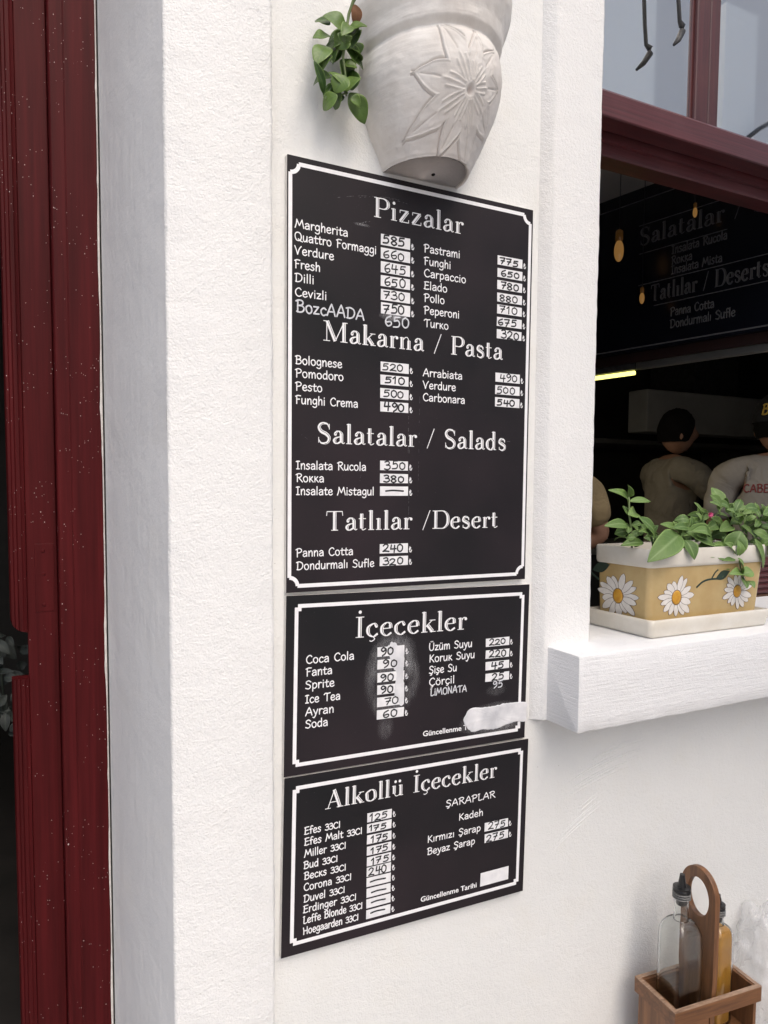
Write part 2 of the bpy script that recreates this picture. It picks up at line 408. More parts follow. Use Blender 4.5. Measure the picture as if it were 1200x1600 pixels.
# sill: subdivided soft-edged block with a rounded, lumpy arris
b = MB()
prof = [(.22, 1.0285), (-.106, 1.0285), (-.1115, 1.0292), (-.1132, 1.033), (-.1136, 1.06), (-.1136, 1.12), (-.1132, 1.173), (-.1115, 1.1775), (-.107, 1.1792), (-.06, 1.1792), (.0, 1.1792), (.24, 1.1800)]
rows = []
xs = [.9472, .948, .9505] + [.956+.012*i for i in range(188)]
for i, x in enumerate(xs):
    row = []
    ins = (.0028, .0008, 0)[i] if i < 3 else 0
    for k, (y, z) in enumerate(prof):
        q = mnoise.noise(Vector((x*24, k*5.0, 1)))*.0013+mnoise.noise(Vector((x*90, k*5.0, 4)))*.0008
        e = 1 if k in (2, 3, 6, 7) else .35
        yy = y if k in (0, len(prof)-1) else y+q*e+ins*(1 if y < -.1 else 0)
        zz = z+q*e*.8-(ins if k >= 6 else -ins)
        row.append(b.vert((x+(q*.6 if i < 2 else 0), yy, zz)))
    rows.append(row)
for i in range(len(rows)-1):
    for k in range(len(prof)-1): b.face((rows[i][k], rows[i+1][k], rows[i+1][k+1], rows[i][k+1]))
b.face(rows[0])
b.build('window_sill', M['sill'], house, autos=40)
# trowel swipes in the plaster under the sill
def swipe(p0, p1, p2, n, gap, seed):
    random.seed(seed)
    mb = MB()
    for j in range(n):
        off = (j-n/2)*gap+random.uniform(-.3, .3)*gap; t0 = random.uniform(0, .35); t1 = random.uniform(.6, 1)
        pts = []; rad = []
        for i in range(15):
            t = t0+(t1-t0)*i/14
            q = (1-t)**2*Vector(p0)+2*t*(1-t)*Vector(p1)+t*t*Vector(p2)
            pts.append((q.x-off*.35, .0004, q.y-off)); rad.append(.0003+.0013*math.sin(math.pi*i/14)*random.uniform(.8, 1.1))
        mb.tube(pts, rad, 6)
    return mb
swipe((.985, .845), (1.13, .915), (1.30, .91), 9, .0075, 3).build('trowel_mark', M['wall'], house, smooth=True)
swipe((.98, .74), (1.06, .80), (1.2, .845), 6, .010, 8).build('trowel_mark', M['wall'], house, smooth=True)
# ----- door frame (fixed) and its mouldings
def strip(x0, x1, y0, y1, z0, z1): 
    mb = MB(); mb.box(x0, x1, y0, y1, z0, z1); return mb
b = MB()
b.prism([(.0600, .30), (.0600, .205), (.0612, .2015), (.0632, .2), (.0828, .2), (.0834, .2008), (.0842, .2008), (.0850, .2003), (.1335, .2005), (.1335, .30)], GZ, 3.296)
df = b.build('door_frame', M['door_red'], house, autos=25)
# ragged caulk bead and dark crack beside the frame
b = MB(); rows = []
for i in range(461):
    z = GZ+3.5*i/460
    w = .0003+.0060*max(0, mnoise.noise(Vector((3, z*4.5, 0)))-.02)+.0026*max(0, mnoise.noise(Vector((8, z*26, 2)))-.1)
    rows.append([b.vert((.1338-w*.9, .1985, z)), b.vert((.1345-w*.2, .1968, z)), b.vert((.1356, .1985, z)), b.vert((.1356, .21, z))])
for i in range(460):
    for k in range(3): b.face((rows[i][k], rows[i][k+1], rows[i+1][k+1], rows[i+1][k]))
b.build('caulk_bead', M['caulk'], house, smooth=True)
b = MB(); b.box(.1345, .1378, .1995, .203, GZ, 3.29); b.build('joint_crack', M['black_gap'], house)

door = thing('door', 'dark red glossy folding door leaf standing inside the left frame', 'door', (.035, .24, 0))
def loc(mb): 
    mb.v = [(x-.035, y-.24, z) for x, y, z in mb.v]; return mb
b = MB(); b.box(.0105, .0594, .2265, .262, GZ+.01, 2.9); loc(b).build('leaf', M['door_red'], door, bevel=.0015)
hb = MB(); hb.box(.0235, .0545, .2255, .2275, 1.278, 1.397); hinge = loc(hb).build('hinge', M['door_red'], door, bevel=.0008)
for zz in (1.385, 1.345, 1.291):
    s_ = MB(); s_.lathe([(.0005, .0000), (.0028, .0002), (.0032, .0012), (.0024, .0016)], 12)
    s_.v = [(x+.037-.035, -zq+.2255-.24, y+zz) for x, y, zq in s_.v]
    s_.build('screw', M['door_red'], hinge, smooth=True)
# ribbed cover strip, with the cut-out near the latch
def ribs(z0, z1, rounded):
    mb = MB(); prof = []
    base = [(-.0165, .246), (-.0160, .224), (-.0135, .2195), (-.0095, .2190), (-.0085, .2200), (-.0075, .2188), (-.0035, .2185), (-.0025, .2198), (-.0015, .2189), (.004, .2192), (.0055, .2208), (.0065, .2212), (.0103, .2225), (.0105, .246)]
    n = 12; rows = []
    for i in range(n+1):
        t = i/n
        if rounded:
            z = z0+.03*t; k = 1-(1-t)**2; xl = .0105-(.0105+.0165)*math.sqrt(max(0, k))
        else: z = z0+.03*t; xl = -.0165
        rows.append([mb.vert((max(x, xl), y, z)) for x, y in base])
    rows.append([mb.vert((x, y, z1)) for x, y in base])
    for i in range(len(rows)-1):
        for k in range(len(base)-1): mb.face((rows[i][k], rows[i][k+1], rows[i+1][k+1], rows[i+1][k]))
    mb.face(rows[0]); mb.face(rows[-1][::-1]); return loc(mb)
ribs(1.245, 2.31, True).build('cover_strip', M['door_red'], door, autos=30)
ribs(GZ+.01, 1.165, False).build('cover_strip', M['door_red'], door, autos=30)
# ----- window frame, panes
win = thing('window', 'dark red wooden window with two mirrored upper panes and open lower half', 'window', (1.8, .1, 2.3))
def lw(mb): mb.v = [(x-1.8, y-.1, z-2.3) for x, y, z in mb.v]; return mb
def rail(prof, x0, x1): mb = MB(); mb.prism(prof, x0, x1, axis='x'); return lw(mb)
# front rail: prism in (y,z), then a set-back lower rail
rail([(.072, 2.301), (.070, 2.304), (.070, 2.353), (.073, 2.358), (.082, 2.3605), (.128, 2.3605), (.128, 2.307), (.118, 2.301)], 1.0575, 3.2).build('transom', M['window_red'], win, autos=20)
rail([(.1285, 2.286), (.140, 2.286), (.140, 2.263), (.143, 2.259), (.196, 2.259), (.200, 2.264), (.200, 2.356), (.1285, 2.356)], 1.0575, 3.2).build('lower_track', M['window_red'], win, autos=20)
b = MB()
b.prism([(1.4225, .128), (1.4225, .086), (1.4245, .084), (1.4285, .084), (1.4295, .0765), (1.432, .0745), (1.4700, .0745), (1.4715, .0765), (1.4715, .0825), (1.4755, .0825), (1.4755, .0785), (1.478, .0765), (1.5065, .0765), (1.5085, .0785), (1.5085, .128)], 2.3595, 3.3)
lw(b).build('mullion', M['window_red_v'], win, autos=20)
for x0, x1 in ((1.0575, 1.4235), (1.5075, 2.4)):
    b = MB(); b.box(x0, x1, .088, .094, 2.3585, 3.29); lw(b).build('pane', M['mirror'], win)
b = MB(); b.prism([(2.4, .128), (2.4, .0745), (2.47, .0745), (2.47, .128)], 2.3595, 3.3); lw(b).build('mullion', M['window_red_v'], win, bevel=.003)
b = MB(); b.box(2.469, 3.2, .088, .094, 2.3585, 3.29); lw(b).build('pane', M['mirror'], win)
# ribbed lower frame behind the planter
b = MB(); prof = [(.30, 1.182)]
for k in range(6): prof += [(.262, 1.182+k*.017), (.256, 1.187+k*.017), (.256, 1.194+k*.017), (.262, 1.198+k*.017)]
prof += [(.262, 1.29), (.30, 1.29)]
b.prism(prof, 1.50, 3.2, axis='x'); lw(b).build('lower_frame', M['window_red'], win, autos=25)

# ----- the houses over the road (seen mirrored in the panes)
def far_house(name, label, x0, x1, y0, y1, h, mat, wins):
    t = thing(name, label, 'house', ((x0+x1)/2, y1, GZ))
    mb = MB(); mb.box(x0-(x0+x1)/2, x1-(x0+x1)/2, y0-y1, 0, 0, h-GZ); mb.build('wall', mat, t)
    mb = MB(); mb.box(x0-(x0+x1)/2, x1-(x0+x1)/2, y0-y1, 0, h-GZ+.002, h-GZ+.12); mb.build('roof', M['house'], t)
    for (wx, wz, ww, wh) in wins:
        mb = MB(); xx = wx-(x0+x1)/2; z = wz-GZ
        mb.box(xx, xx+ww, -.1, .03, z, z+.07); mb.box(xx, xx+ww, -.1, .03, z+wh-.07, z+wh); mb.box(xx, xx+.07, -.1, .03, z+.07, z+wh-.07); mb.box(xx+ww-.07, xx+ww, -.1, .03, z+.07, z+wh-.07)
        f = mb.build('window', M['window_red'], t)
        mb = MB(); mb.box(xx+.07, xx+ww-.07, -.08, .006, z+.07, z+wh-.07); mb.build('pane', M['in_board'], f)
far_house('white_house', 'wide white house across the street mirrored in the left pane', 2.2, 6.15, -9, -4.5, 8.6, M['house'], [(2.9, .9, 1.1, 1.4), (4.6, .9, 1.1, 1.4), (3.0, 3.6, 1.0, 1.4)])
far_house('white_house', 'narrow white house across the street mirrored in the right pane', 7.22, 7.76, -5.0, -4.5, 6.83, M['house'], [(7.28, 1.0, .4, 1.2)])
far_house('grey_house', 'tall grey house behind the white ones, mirrored beside the mullion', 4.5, 26, -20, -14, 19, M['grey_house'], [])
lampt = thing('street_lamp', 'dark wall lamp bracket mirrored low in the right pane', 'street lamp', (7.76, -4.4, 5.55))
b = MB(); b.tube([(-.30, .0, -.10), (-.1, .05, .06), (.2, .09, .24), (.36, .1, .33)], .025, 10); b.build('arm', M['dark_metal'], lampt, smooth=True)
b = MB(); b.lathe([(.03, .16), (.06, .10), (.15, 0), (.14, -.03), (.02, -.02)], 20, (.42, .1, .30)); b.build('lamp_shade', M['dark_metal'], lampt, smooth=True)
b = MB(); b.lathe([(.055, 0), (.055, .03)], 16, (0, 0, 0)); b.v = [(x-.3, z-.1, y-.10) for x, y, z in b.v]; b.build('wall_plate', M['dark_metal'], lampt)

# ----- hook hanging in front of the left pane
b = MB()
p = [at(1059, -40, .04)+Vector((0, 0, .7)), at(1059, -40, .04), at(1060, 0, .04), at(1062, 33, .04), at(1066, 41, .042), at(1066, 49, .042), at(1060, 62, .038), at(1053, 70, .034)]
b.tube(p, [.0046, .0046, .0046, .0046, .0075, .0075, .0062, .0030], 10)
tag(b.build('awning_hook', M['hook'], smooth=True), 'dark metal hook hanging before the upper left window pane', 'hook')
p0_ = at(1059, -40, .04)

# ------------------------------------------------------------------ lettering (drawn stroke by stroke)
CASUAL = {
'A': (70, 'c4,0 22,60 38,100', 'c38,100 52,60 66,0', 'l15,34 60,36'), 'B': (64, 'l12,0 13,96', 'c0,90 18,100 44,97 52,78 40,60 14,54', 'c14,54 44,54 60,36 52,10 30,0 6,4'),
'C': (64, 'c58,82 44,99 24,92 8,66 8,32 22,6 42,0 62,14'), 'D': (72, 'l12,0 14,96', 'c0,92 30,100 58,84 66,50 54,16 30,1 6,3'),
'E': (58, 'l14,96 10,3', 'c4,92 26,98 54,98', 'l12,52 46,55', 'c2,4 28,0 56,7'), 'F': (54, 'l14,0 14,96', 'c2,88 24,100 54,98', 'l14,54 42,56'),
'H': (70, 'c4,94 11,50 10,0', 'l58,100 60,0', 'l10,48 60,52'), 'I': (40, 'l19,3 19,97', 'c2,92 18,98 36,96', 'l5,2 34,2'),
'K': (62, 'l12,0 13,98', 'l54,96 14,46', 'c14,50 34,36 60,-2'), 'L': (54, 'c4,94 12,98 22,98', 'l14,97 12,3', 'c12,3 30,-2 52,8'),
'M': (90, 'c2,-2 14,50 18,98', 'l18,98 44,28', 'l44,28 70,98', 'c70,98 78,50 88,2'), 'N': (70, 'l10,0 12,98', 'l12,98 58,2', 'l58,2 60,98'), 'O': (70, 'c36,99 12,84 6,50 14,14 36,0 58,14 64,50 58,84 36,99'),
'P': (62, 'l14,-4 14,96', 'c0,86 22,100 48,96 58,76 46,54 14,45'), 'Q': (78, 'c38,99 14,88 6,52 18,10 40,0 62,14 70,50 60,86 38,99', 'c40,22 56,4 82,-8'),
'R': (66, 'l14,0 14,96', 'c0,86 24,100 48,96 56,78 42,58 16,50', 'c28,54 46,26 66,-2'), 'S': (58, 'c54,84 34,101 11,88 14,64 44,44 50,20 32,0 4,10'),
'T': (66, 'l35,0 35,94', 'c2,82 18,98 42,94 68,99'), 'U': (66, 'c8,98 6,40 16,6 34,0 52,12 57,50 57,98'), 'V': (66, 'c2,98 18,50 30,0', 'c30,0 44,60 64,98'), 'Z': (62, 'l6,96 56,97', 'l56,97 6,2', 'l6,2 58,4'),
'a': (52, 'c8,56 24,68 40,60 44,40 45,0', 'c44,38 22,37 7,22 11,4 26,0 44,16'), 'b': (52, 'l10,104 10,2', 'c10,40 26,66 46,52 47,16 28,-1 10,10'), 'c': (46, 'c43,55 28,67 8,48 8,18 24,-1 45,10'),
'd': (54, 'c44,52 26,68 8,46 8,16 24,0 44,18', 'l44,104 46,0'), 'e': (50, 'c7,32 26,34 44,42 36,64 18,64 6,38 12,8 30,-1 47,12'), 'f': (38, 'c40,96 28,104 16,88 16,0', 'l1,57 37,60'),
'g': (52, 'c44,56 24,68 8,48 8,22 24,6 44,26', 'c44,66 46,10 42,-24 24,-34 5,-24'), 'h': (52, 'l10,104 10,0', 'c10,38 26,68 42,56 44,0'), 'i': (22, 'l11,64 11,0', 'l11,88 11,91'), 'ı': (22, 'l11,64 11,0'),
'k': (48, 'l10,68 10,0', 'l40,66 12,30', 'c14,34 28,24 46,-1'), 'l': (21, 'l10,104 10,0'), 'm': (80, 'l8,66 10,0', 'c10,38 24,68 38,56 40,0', 'c40,38 54,68 68,56 72,0'), 'n': (52, 'l8,66 10,0', 'c10,38 26,68 42,56 44,0'),
'o': (54, 'c27,67 8,54 6,28 18,2 36,1 48,22 44,54 27,67'), 'p': (52, 'l10,66 10,-34', 'c10,44 26,68 46,52 46,20 28,0 10,10'), 'r': (38, 'l8,66 10,0', 'c10,34 20,64 39,62'), 's': (44, 'c39,57 24,68 8,54 20,38 36,26 34,8 18,-1 3,9'),
't': (38, 'c18,88 16,30 20,3 38,6', 'l0,61 37,64'), 'u': (54, 'c8,66 8,20 18,0 36,10 45,42', 'l45,66 46,0'), 'v': (48, 'l3,66 24,0', 'c24,0 34,40 45,66'), 'y': (48, 'l5,66 26,8', 'c45,66 30,8 14,-34 0,-30'), 'z': (46, 'l5,63 41,63', 'l41,63 5,2', 'l5,2 44,4'),
'/': (40, 'l6,-6 38,104'), '3': (46, 'c5,90 26,101 41,84 34,62 18,54', 'c18,54 44,50 46,20 28,-1 3,10'),
}
HANDNUM = {
'0': (54, 'c30,96 10,78 8,26 26,2 46,22 48,72 26,98'), '1': (40, 'l8,70 26,98', 'l26,98 24,0'), '2': (56, 'c6,78 24,100 46,84 36,46 4,4', 'c4,4 26,8 54,2'), '3': (52, 'c6,90 28,100 42,84 36,62 18,54', 'c18,54 44,50 48,20 28,0 3,8'),
'4': (56, 'l14,98 8,42', 'l8,42 54,46', 'l42,92 38,-4'), '5': (54, 'l50,97 16,93', 'l16,93 12,56', 'c12,56 36,64 48,38 38,8 6,2'), '6': (52, 'c44,96 16,70 8,30 24,0 46,16 42,42 12,34'), '7': (54, 'l5,90 50,95', 'l50,95 20,-2', 'l14,46 46,50'),
'8': (54, 'c30,52 8,76 28,99 48,78 30,52 8,26 28,0 50,24 30,52'), '9': (52, 'c46,82 24,99 8,72 26,50 47,78 44,30 18,-2'), '-': (96, 'c2,46 40,56 94,48'),
}
SERIF = {  # T thick, t thin, c stressed curve, m curve thick in the middle, s hairline serif, d dot
'P': (70, 'T17,1 17,99', 's2,2 33,2', 's2,98 20,98', 'c17,97 46,98 63,84 63,61 47,47 18,48'), 'i': (30, 'T15,1 15,61', 's2,2 29,2', 't3,57 15,61', 'd15,88'), 'ı': (30, 'T15,1 15,61', 's2,2 29,2', 't3,57 15,61'),
'z': (52, 't7,60 46,60', 'T42,58 9,3', 't5,2 47,2', 's7,60 7,46', 's47,2 47,17'), 'a': (54, 'c10,50 25,64 38,54 40,38', 'T40,46 40,7', 't40,8 47,2 54,6', 'c40,37 18,30 9,15 19,1 40,13', 'd13,48'),
'l': (28, 'T14,1 14,103', 's1,2 28,2', 't3,99 14,103'), 'r': (42, 'T14,1 14,61', 's1,2 29,2', 't3,57 14,61', 't15,38 26,60 37,61', 'd37,55'), 'M': (112, 't17,2 17,98', 'T19,99 55,3', 't55,3 93,98', 'T94,99 94,1', 's2,2 32,2', 's78,2 110,2', 's2,98 20,98', 's92,98 110,98'),
'k': (62, 'T14,1 14,103', 's1,2 28,2', 't3,99 14,103', 't48,60 18,27', 's36,60 61,60', 'T27,38 50,3', 's38,2 63,2'), 'n': (64, 'T14,1 14,61', 's1,2 28,2', 't3,57 14,61', 't16,42 28,60 40,62 48,46', 'T48,47 48,1', 's35,2 62,2'),
's': (46, 'm38,46 32,61 15,62 9,46 22,36 36,26 38,10 24,0 8,7', 's38,60 38,45', 's8,19 8,3'), 't': (37, 'T14,86 14,9', 't14,10 20,1 34,8', 't1,60 33,60'), 'S': (62, 'm53,80 44,98 22,99 10,82 18,61 42,46 54,26 44,3 20,1 8,18', 's54,98 54,70', 's8,30 8,2'),
'd': (60, 'c42,48 28,63 9,46 9,16 26,0 42,14', 'T43,103 43,4', 't32,99 43,103', 's43,2 57,2'), 'T': (78, 't5,98 73,98', 's6,98 4,76', 's72,98 74,76', 'T39,98 39,1', 's24,2 54,2'), 'D': (86, 'T18,1 18,99', 's2,2 34,2', 's2,98 34,98', 'c28,98 58,96 77,72 77,28 58,4 28,2'),
'e': (51, 't10,35 43,36', 'c43,36 40,57 26,63 9,45 9,17 26,0 46,13'), 'İ': (37, 'T18,1 18,99', 's2,2 34,2', 's2,98 34,98', 'd18,122'), 'c': (49, 'c42,48 30,63 9,46 9,17 27,0 46,13', 'd40,50'), 'ç': (49, 'c42,48 30,63 9,46 9,17 27,0 46,13', 'd40,50', 't27,0 34,-12 22,-22 14,-18'),
'A': (84, 't13,2 42,100', 'T41,101 70,1', 't22,34 58,34', 's0,2 26,2', 's54,2 86,2'), 'o': (57, 'c28,63 9,48 8,30 12,9 28,0 46,12 49,32 44,54 28,63'), 'ü': (66, 'T14,61 14,16', 't14,18 24,1 40,6 48,22', 'T48,61 48,1', 't3,60 14,60', 't37,60 48,60', 's48,2 60,2', 'd20,84', 'd42,84'),
'/': (46, 't6,-6 41,102'),
}
def _acc(base, *extra): return (base[0],)+base[1:]+extra
CASUAL['İ'] = _acc(CASUAL['I'], 'l19,118 19,120')
for k, b_, x in (('Ü', 'U', (24, 44)), ('ü', 'u', (18, 36)), ('ö', 'o', (18, 37))):
    y = 118 if k == 'Ü' else 86
    CASUAL[k] = _acc(CASUAL[b_], 'l%d,%d %d,%d' % (x[0], y, x[0], y+3), 'l%d,%d %d,%d' % (x[1], y, x[1], y+3))
for k, b_, cx in (('Ç', 'C', 36), ('ç', 'c', 26), ('Ş', 'S', 30), ('ş', 's', 18)):
    CASUAL[k] = _acc(CASUAL[b_], 'c%d,0 %d,-12 %d,-22 %d,-20' % (cx, cx+6, cx-2, cx-12))
BOZ = dict(CASUAL); BOZ.update(HANDNUM)
BOZ['i'] = (22, 'l11,66 11,0', 'l11,88 11,94')

def catmull(P, n=5):
    if len(P) < 3: return P
    closed = (P[0]-P[-1]).length < 1e-6
    out = []
    for i in range(len(P)-1):
        p1, p2 = P[i], P[i+1]
        p0 = P[i-1] if i > 0 else (P[-2] if closed else p1*2-p2)
        p3 = P[i+2] if i+2 < len(P) else (P[1] if closed else p2*2-p1)
        for k in range(n):
            t = k/n
            out.append(.5*((2*p1)+(p2-p0)*t+(2*p0-5*p1+4*p2-p3)*t*t+(3*p1-p0-3*p2+p3)*t**3))
    out.append(P[-1]); return out

class Ink:
    """flat ink strokes on a board face, in board metres (u right, v up), a whisker proud of it"""
    def __init__(s, n0): s.mb = MB(); s.n0 = n0; s.k = 0
    def ribbon(s, P, w, cap=True, lift=0.0):
        s.k += 1
        n0 = s.n0+(s.k % 7)*.000006+lift; h = n0+.00005
        mb = s.mb; L = []; Rr = []; Tt = []
        N = len(P)
        ws = w if isinstance(w, list) else [w]*N
        dirs = [(P[i+1]-P[i]).normalized() if (P[i+1]-P[i]).length > 1e-9 else Vector((1, 0)) for i in range(N-1)]
        for i in range(N):
            d = (dirs[max(i-1, 0)]+dirs[min(i, N-2)])
            d = d.normalized() if d.length > 1e-6 else dirs[min(i, N-2)]
            nrm = Vector((-d.y, d.x))
            a = P[i]+nrm*ws[i]/2; b = P[i]-nrm*ws[i]/2
            L.append(mb.vert((a.x, -n0, a.y))); Rr.append(mb.vert((b.x, -n0, b.y))); Tt.append(mb.vert((P[i].x, -h, P[i].y)))
        for i in range(N-1):
            mb.face((L[i], Tt[i], Tt[i+1], L[i+1])); mb.face((Tt[i], Rr[i], Rr[i+1], Tt[i+1]))
        if cap:
            for i, sg in ((0, -1), (N-1, 1)):
                d = dirs[0] if i == 0 else dirs[-1]; r = ws[i]/2; nrm = Vector((-d.y, d.x)); prev = L[i]
                for k in range(1, 6):
                    t = math.pi*k/6; q = P[i]+nrm*r*math.cos(t)+d*sg*r*math.sin(t)
                    v = mb.vert((q.x, -n0, q.y)); mb.face((Tt[i], v, prev) if i == 0 else (Tt[i], prev, v)); prev = v
                mb.face((Tt[i], Rr[i], prev) if i == 0 else (Tt[i], prev, Rr[i]))
    def dot(s, c, r):
        s.k += 1; n0 = s.n0+(s.k % 7)*.000006; mb = s.mb
        t = mb.vert((c.x, -n0-.00005, c.y)); ring = [mb.vert((c.x+r*math.cos(a*math.pi/6), -n0, c.y+r*math.sin(a*math.pi/6))) for a in range(12)]
        for k in range(12): mb.face((t, ring[k], ring[(k+1) % 12]))
    def poly(s, pts):
        s.k += 1; n0 = s.n0+(s.k % 7)*.000006; s.mb.face([s.mb.vert((p[0], -n0, p[1])) for p in pts])

def strokes(spec):
    return spec[0], [Vector(tuple(float(q) for q in p.split(','))) for p in spec[1:].split()]
def advance(font, text, sp=46):
    return sum(sp if ch == ' ' else font[ch][0]+6 for ch in text)-6
def write(ink, font, text, u, v, width, cap, wgt, sp=46, jit=0.0, shrink_from=None):
    """text with its left edge at u, baseline v, stretched to the given width"""
    n = advance(font, text, sp); sy = cap/100; sx = width/n; x = 0.0
    for i, ch in enumerate(text):
        if ch == ' ': x += sp; continue
        g_ = font[ch]
        jx, jy, js = (random.uniform(-4, 4)*jit, random.uniform(-7, 7)*jit, 1+random.uniform(-.1, .1)*jit)
        k = .84 if (shrink_from is not None and i >= shrink_from) else 1.0
        for sp_ in g_[1:]:
            kind, P = strokes(sp_)
            P = [Vector((u+(x+p.x+jx)*sx, v+(p.y*js*k+jy)*sy)) for p in P]
            ink.ribbon(catmull(P) if kind == 'c' else P, wgt)
        x += g_[0]+6
def write_serif(ink, inl, text, u, v, width, cap, sp=40):
    n = advance(SERIF, text, sp); sy = cap/100; sx = width/n; x = 0.0
    TH = 19.5*min(sx, sy*.95)*1.0; TN = 4.6*sy
    for ch in text:
        if ch == ' ': x += sp; continue
        g_ = SERIF[ch]
        for spec in g_[1:]:
            kind, P0 = strokes(spec)
            P = [Vector((u+(x+p.x)*sx, v+p.y*sy)) for p in P0]
            if kind == 'd': ink.dot(P[0], 8.2*sy); continue
            if kind in 'ts': ink.ribbon(catmull(P), TN if kind == 't' else TN*.85, False); continue
            if kind == 'T': ink.ribbon(P, TH, False); w = [TH, TH]; Q = P
            else:
                Q = catmull(P, 7); w = []
                for i in range(len(Q)):
                    d = (Q[min(i+1, len(Q)-1)]-Q[max(i-1, 0)]).normalized()
                    f = abs(d.y)**1.6 if kind == 'c' else math.sin(math.pi*i/(len(Q)-1))**1.3
                    if kind == 'm': f = max(f*.95, 0)
                    w.append(TN+(TH*1.02-TN)*f)
                ink.ribbon(Q, w, False)
            # the open-face inline: a dark line let into the right of the heavy strokes
            seg = []; segs = []
            for i in range(len(Q)):
                d = (Q[min(i+1, len(Q)-1)]-Q[max(i-1, 0)]).normalized(); nr = Vector((d.y, -d.x))
                if nr.x < 0: nr = -nr
                if w[i] > TH*.55: seg.append(Q[i]+nr*w[i]*.20)
                else:
                    if len(seg) > 1: segs.append(seg)
                    seg = []
            if len(seg) > 1: segs.append(seg)
            for sg in segs:
                if len(sg) == 2: a, b = sg; sg = [a+(b-a)*.035, b+(a-b)*.035]
                inl.ribbon(sg, TH*.135, False)
        x += g_[0]+6

def price(root, text, u, v, w, h, seed, ink_w=.0026):
    random.seed(seed)
    mb = MB(); t = .0032
    ru = [random.uniform(-.0003, .0003) for _ in range(8)]
    mb.prism([(u+ru[0], v+ru[1]), (u+w+ru[2], v+ru[3]), (u+w+ru[4], v+h+ru[5]), (u+ru[6], v+h+ru[7])], -t-.0003, -t+.0006, axis='y')
    lab = mb.build('price_label', M['label_white'], root)
    if text:
        ik = Ink(t+.00045)
        hh = h*random.uniform(.64, .84)
        if text == '-':
            write(ik, HANDNUM, '-', u+w*random.uniform(.14, .2), v+h*.16, w*random.uniform(.58, .66), hh, ink_w*1.1, jit=.6)
        else:
            ww = min(w*.74, w*(.25*len(text))*random.uniform(.95, 1.1))
            write(ik, HANDNUM, text, u+(w-ww)*random.uniform(.15, .6), v+(h-hh)*random.uniform(.3, .6), ww, hh, ink_w*random.uniform(.9, 1.15), jit=1.0)
        ik.mb.build('written_price', M['marker'], lab)
def lira(ink, u, v, s):
    for sp_ in ('l16,100 16,6', 'c16,6 40,4 54,40', 'l2,46 36,64', 'l2,68 36,86'):
        k, P = strokes(sp_); P = [Vector((u+p.x*s/100, v+p.y*s/100)) for p in P]
        ink.ribbon(catmull(P) if k == 'c' else P, s*.14)

def board(name, label, c, ang, Wd, Hh, border, bw, corner):
    root = thing(name, label, 'menu board', c, 'black menu boards screwed to the wall', (0, R(-ang), 0))
    t = .003
    mb = MB(); w, h = Wd/2, Hh/2
    mb.box(-w, w, -t, .0095, -h, h)
    mb.m[2] = 1
    # order of box faces: bottom, top, front, back, left, right
    p = mb.build('panel', [M['core'], M['board']], root, bevel=.0006, seg=1)
    # border line with notched corners
    x0, z0, x1, z1 = border
    ik = Ink(t+.0002)
    if corner == 'arc':
        r = .0145; o = .0035; q = bw/2
        a, b, c_, d = x0+q, z0+q, x1-q, z1-q
        for P in ([(a+r, d), (c_-r, d)], [(a+r, b), (c_-r, b)], [(a, b+r), (a, d-r)], [(c_, b+r), (c_, d-r)]):
            ik.ribbon([Vector(v) for v in P], bw, False)
        for (X, Z, a0) in ((a, d, -90), (c_, d, 180), (c_, b, 90), (a, b, 0)):
            ik.ribbon([Vector((X+r*math.cos(R(a0+i*9)), Z+r*math.sin(R(a0+i*9)))) for i in range(11)], bw, False)
    else:
        q = bw/2; n_ = bw*.85
        a, b, c_, d = x0+q, z0+q, x1-q, z1-q
        for P in ([(a+n_-q, d), (c_-n_+q, d)], [(a+n_-q, b), (c_-n_+q, b)], [(a, b+n_-q), (a, d-n_+q)], [(c_, b+n_-q), (c_, d-n_+q)]):
            ik.ribbon([Vector(v) for v in P], bw, False)
        for (X, Z, sx, sz) in ((a, d, 1, -1), (c_, d, -1, -1), (c_, b, -1, 1), (a, b, 1, 1)):
            ik.ribbon([Vector((X-sx*q*.9, Z+sz*n_)), Vector((X+sx*(n_+q*.9), Z+sz*n_))], bw*.98, False)
    ik.mb.build('border_line', M['print_white'], root)
    return root
FRONT = .0032
def titles(root, rows, cap):
    for (s, u, v, w) in rows:
        k = w/1000/advance(SERIF, s, 40); x = 0
        for word in s.split(' '):
            ik = Ink(FRONT); inl = Ink(FRONT+.00012); n_ = advance(SERIF, word, 40)
            write_serif(ik, inl, word, u/1000+x*k, v/1000, n_*k, cap); x += n_+6+40
            o = ik.mb.build('heading', M['title_white'], root)
            if inl.mb.v: inl.mb.build('inline_shading', M['inline'], o)
def items(root, rows, cap, wgt, name='item_name'):
    for (s, u, v, w) in rows:
        ik = Ink(FRONT); random.seed(len(s))
        sf = s.index('33') if '33' in s else None
        write(ik, CASUAL, s, u/1000, v/1000, w/1000, cap, wgt, shrink_from=sf)
        ik.mb.build(name, M['print_white'], root)
def hand(root, rows, cap, wgt):
    for (s, u, v, w) in rows:
        ik = Ink(FRONT+.0003); random.seed(len(s)+3)
        write(ik, BOZ, s, u/1000, v/1000, w/1000, cap, wgt, jit=.5)
        ik.mb.build('handwritten_line', M['chalk'], root)
def prices(root, rows, seed):
    for i, (s, u, v, w, h) in enumerate(rows): price(root, s, u/1000, v/1000, w/1000, h/1000, seed+i)
    for (s, u, v, w, h) in rows:
        if s:
            ik = Ink(FRONT); lira(ik, (u+w)/1000+.0028, v/1000+.0008, .0098); ik.mb.build('currency_sign', M['print_white'], root)
